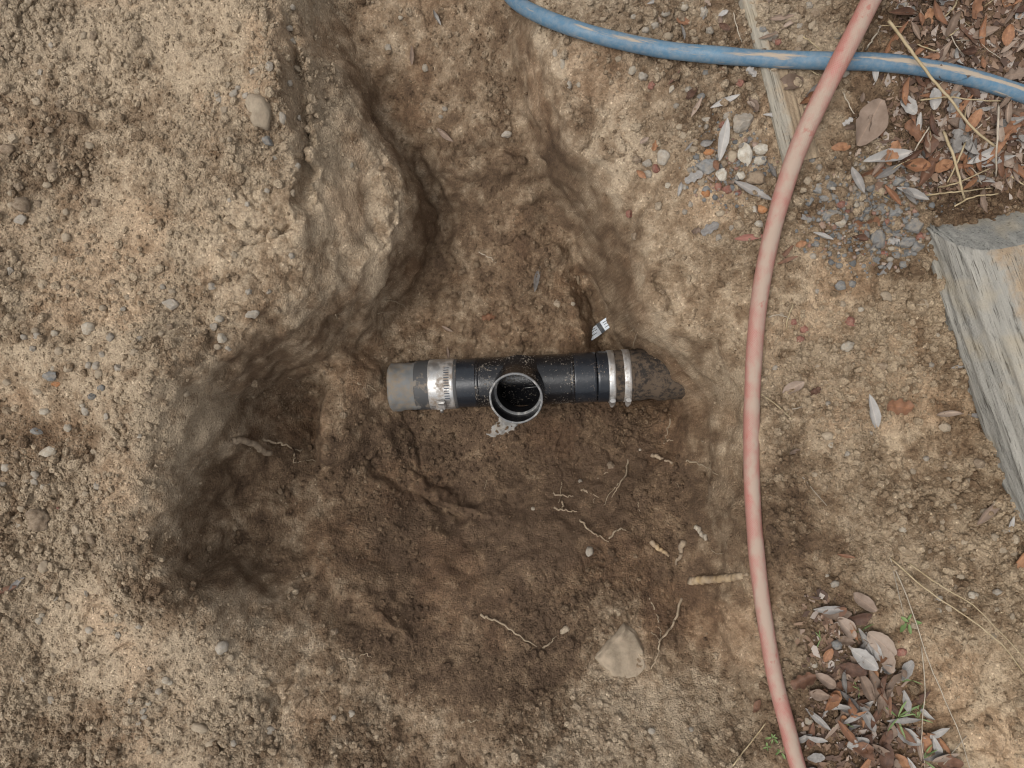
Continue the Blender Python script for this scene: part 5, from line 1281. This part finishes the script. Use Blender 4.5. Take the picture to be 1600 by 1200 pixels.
heap = lambda x, y: min(1.0, max(0.0, (x - 1340) / 110)) * (1 if y < 300 - max(0, x - 1480) * 0.1 else 0.15)
litter(74, (1240, 950, 1500, 1230), ['brown_leaf', 'brown_leaf', 'grey_leaf', 'tan_leaf'], ['lance', 'lance', 'oval', 'obov', 'curled'], 'lower right leaf pile', 28, 50, pile)
litter(165, (1340, -30, 1640, 320), ['brown_leaf', 'brown_leaf', 'brown_leaf', 'tan_leaf', 'tan_leaf', 'grey_leaf'], ['lance', 'oval', 'obov', 'lance', 'frag', 'curled', 'curled'], 'upper right leaf litter', 24, 48, heap)
litter(26, (1000, 0, 1220, 330), ['brown_leaf', 'tan_leaf', 'tan_leaf', 'grey_leaf'], ['frag', 'lance', 'oval'], 'stony soil between trench and red hose', 12, 24)
litter(14, (1225, 150, 1400, 420), ['brown_leaf', 'tan_leaf', 'grey_leaf'], ['frag', 'lance', 'oval'], 'gravel patch', 14, 28)
# crushed leaf bits, too many and too small to count
def bits(n, box, fn, label):
    V, Fc, rd = [], [], []
    while len(V) < n:
        px, py = random.uniform(box[0], box[2]), random.uniform(box[1], box[3])
        if random.random() > fn(px, py): continue
        x, y = P(px, py, 0.05); z = float(h(x, y)); r = 0.0015 + 0.0075 * random.random() ** 2
        a = np.sort(rng.uniform(0, 6.28, 5)); ta, tb = rng.uniform(-0.35, 0.35, 2)
        c = np.stack([np.cos(a) * r * 1.4, np.sin(a) * r * 0.8], 1); t = rng.uniform(0, 6.28)
        c = c @ np.array([[math.cos(t), -math.sin(t)], [math.sin(t), math.cos(t)]])
        V.append(np.stack([x + c[:, 0], y + c[:, 1], z + 0.002 + c[:, 0] * ta + c[:, 1] * tb + rng.uniform(0, .003)], 1))
        Fc.append(np.array([[0, 1, 2], [0, 2, 3], [0, 3, 4]]) + 5 * len(Fc)); rd.append(rng.random())
    t = NT('leaf_bits'); col = t.ramp(t.attr('rnd'), [(0, (0.06, 0.035, 0.024)), (0.4, (0.14, 0.08, 0.05)), (0.7, (0.22, 0.14, 0.09)), (1, (0.34, 0.29, 0.25))])
    o = link('leaf_bits', mesh_np('leaf_bits', np.concatenate(V), np.concatenate(Fc), False, {'rnd': np.repeat(rd, 5)}), t.done(col, 0.8))
    o['kind'] = 'stuff'; o['label'] = label
bits(6500, (1240, -60, 1660, 1240), lambda x, y: max(heap(x, y) if y < 330 else 0, 0.7 * pile(x, y) if y > 940 else 0), 'crushed dry leaf bits under the leaf litter')

# fine gravel chips between the larger ones
def chips(n, cx_, cy_, rx, ry, label):
    tv, tf = ico(1); a = rng.uniform(0, 6.28, n); q = np.sqrt(rng.random(n)) * (0.4 + 0.6 * rng.random(n))
    x, y = P(cx_ + rx * q * np.cos(a), cy_ + ry * q * np.sin(a), 0.045)
    r = np.minimum(np.exp(rng.normal(math.log(0.0026), 0.4, n)), 0.0062)
    v = np.einsum('nij,nkj->nki', rand_rot(n), tv[None] * rng.uniform(0.65, 1.2, (n, len(tv), 1))) * r[:, None, None]
    v += np.stack([x, y, h(x, y) + r * 0.4], 1)[:, None]
    t = NT('gravel_chips'); col = t.ramp(t.attr('rnd'), [(0, (0.09, 0.09, 0.088)), (0.45, (0.165, 0.16, 0.15)), (0.75, (0.23, 0.185, 0.135)), (0.93, (0.22, 0.12, 0.085)), (1, (0.38, 0.34, 0.28))])
    o = link('gravel', mesh_np('gravel', v.reshape(-1, 3), (tf[None] + (np.arange(n) * len(tv))[:, None, None]).reshape(-1, 3), False, {'rnd': np.repeat(rng.random(n), len(tv))}), t.done(col, 0.88))
    o['kind'] = 'stuff'; o['label'] = label
chips(1100, 1365, 335, 130, 105, 'fine grey gravel chips left of the timber sleeper')
chips(300, 1140, 255, 85, 90, 'fine stone chips around the pale stones right of the trench')

# ------------------------------------------------------------------ green shoots
def seedling(px, py, n, size, label, cat='seedling', blade=False):
    x, y, z = on(px, py); k = (H - z) / F
    root_ = empty('grass_tuft' if blade else 'seedling', (x, y, z))
    tag(root_, label, cat)
    for i in range(max(3, int(n * 0.6)) if blade else n):
        a = random.uniform(0, 6.28) if blade else 6.28 * i / n + random.uniform(-0.3, 0.3)
        L = size * k * random.uniform(0.7, 1.2)
        me = leaf_mesh('blade' if blade else 'leaf', L, L * (0.09 if blade else 0.34), lance if blade else oval, 0.8, 0.2, 0.2, 0.05, i, 8, 2 if blade else 4)
        o = link('blade' if blade else 'leaf', me, M['green_leaf'], root_)
        d = L * 0.5 if blade else L * 0.62
        o.location = (math.cos(a) * d, math.sin(a) * d, 0.006 + random.uniform(0, 0.006)); o.rotation_euler = (random.uniform(-.3, .3), -random.uniform(0.1, 0.5), a)
    if not blade:
        link('stem', tube('stem', np.array([[0, 0, -0.004], [0.001, 0, 0.003], [0, 0.001, 0.008]]), 0.0012, 6), M['green_leaf'], root_)
seedling(1416, 970, 5, 17, 'small green seedling beside the grey stems, right of the lower pile')
seedling(1205, 1150, 6, 10, 'little green seedling left of the red hose at the bottom')
seedling(1217, 1170, 5, 10, 'second little green seedling next to the red hose')
seedling(1196, 1163, 4, 8, 'tiniest green seedling left of the red hose')
for (a, b, n, s, lb) in [(1400, 1118, 11, 34, 'largest green grass tuft in the right half of the lower leaf pile'), (1340, 1075, 7, 24, 'green grass blades in the middle of the lower leaf pile'), (1342, 984, 6, 20, 'small grass tuft near the top of the lower leaf pile'), (1280, 996, 5, 16, 'thin grass sprigs at the upper left of the lower leaf pile'), (1432, 1120, 7, 28, 'grass blades at the right edge of the lower leaf pile'), (1440, 1185, 6, 28, 'grass blades at the bottom right of the leaf pile'), (1312, 1125, 5, 22, 'few grass blades among the brown leaves of the lower pile'), (1420, 1060, 6, 20, 'fine grass above the pale pointed leaf of the lower pile')]:
    seedling(a, b, n, s, lb, 'grass', True)

# ------------------------------------------------------------------ look-alikes that share a description: tell them apart by their order
share = {}
for o in C.objects:
    if o.parent is None and o.get('label') and o.get('category'): share.setdefault(o['label'], []).append(o)
for lb, obs in share.items():
    if len(obs) < 2: continue
    obs.sort(key=lambda q: q.location.x)
    words = {2: ['left one of two', 'right one of two'], 3: ['left one of three', 'middle one of three', 'right one of three']}.get(len(obs)) or [f'{w} from the left' for w in ('first', 'second', 'third', 'fourth', 'fifth', 'sixth', 'seventh', 'eighth')]
    for o, w in zip(obs, words):
        if len((lb + ' ' + w).split()) <= 16: o['label'] = f'{lb}, {w}'
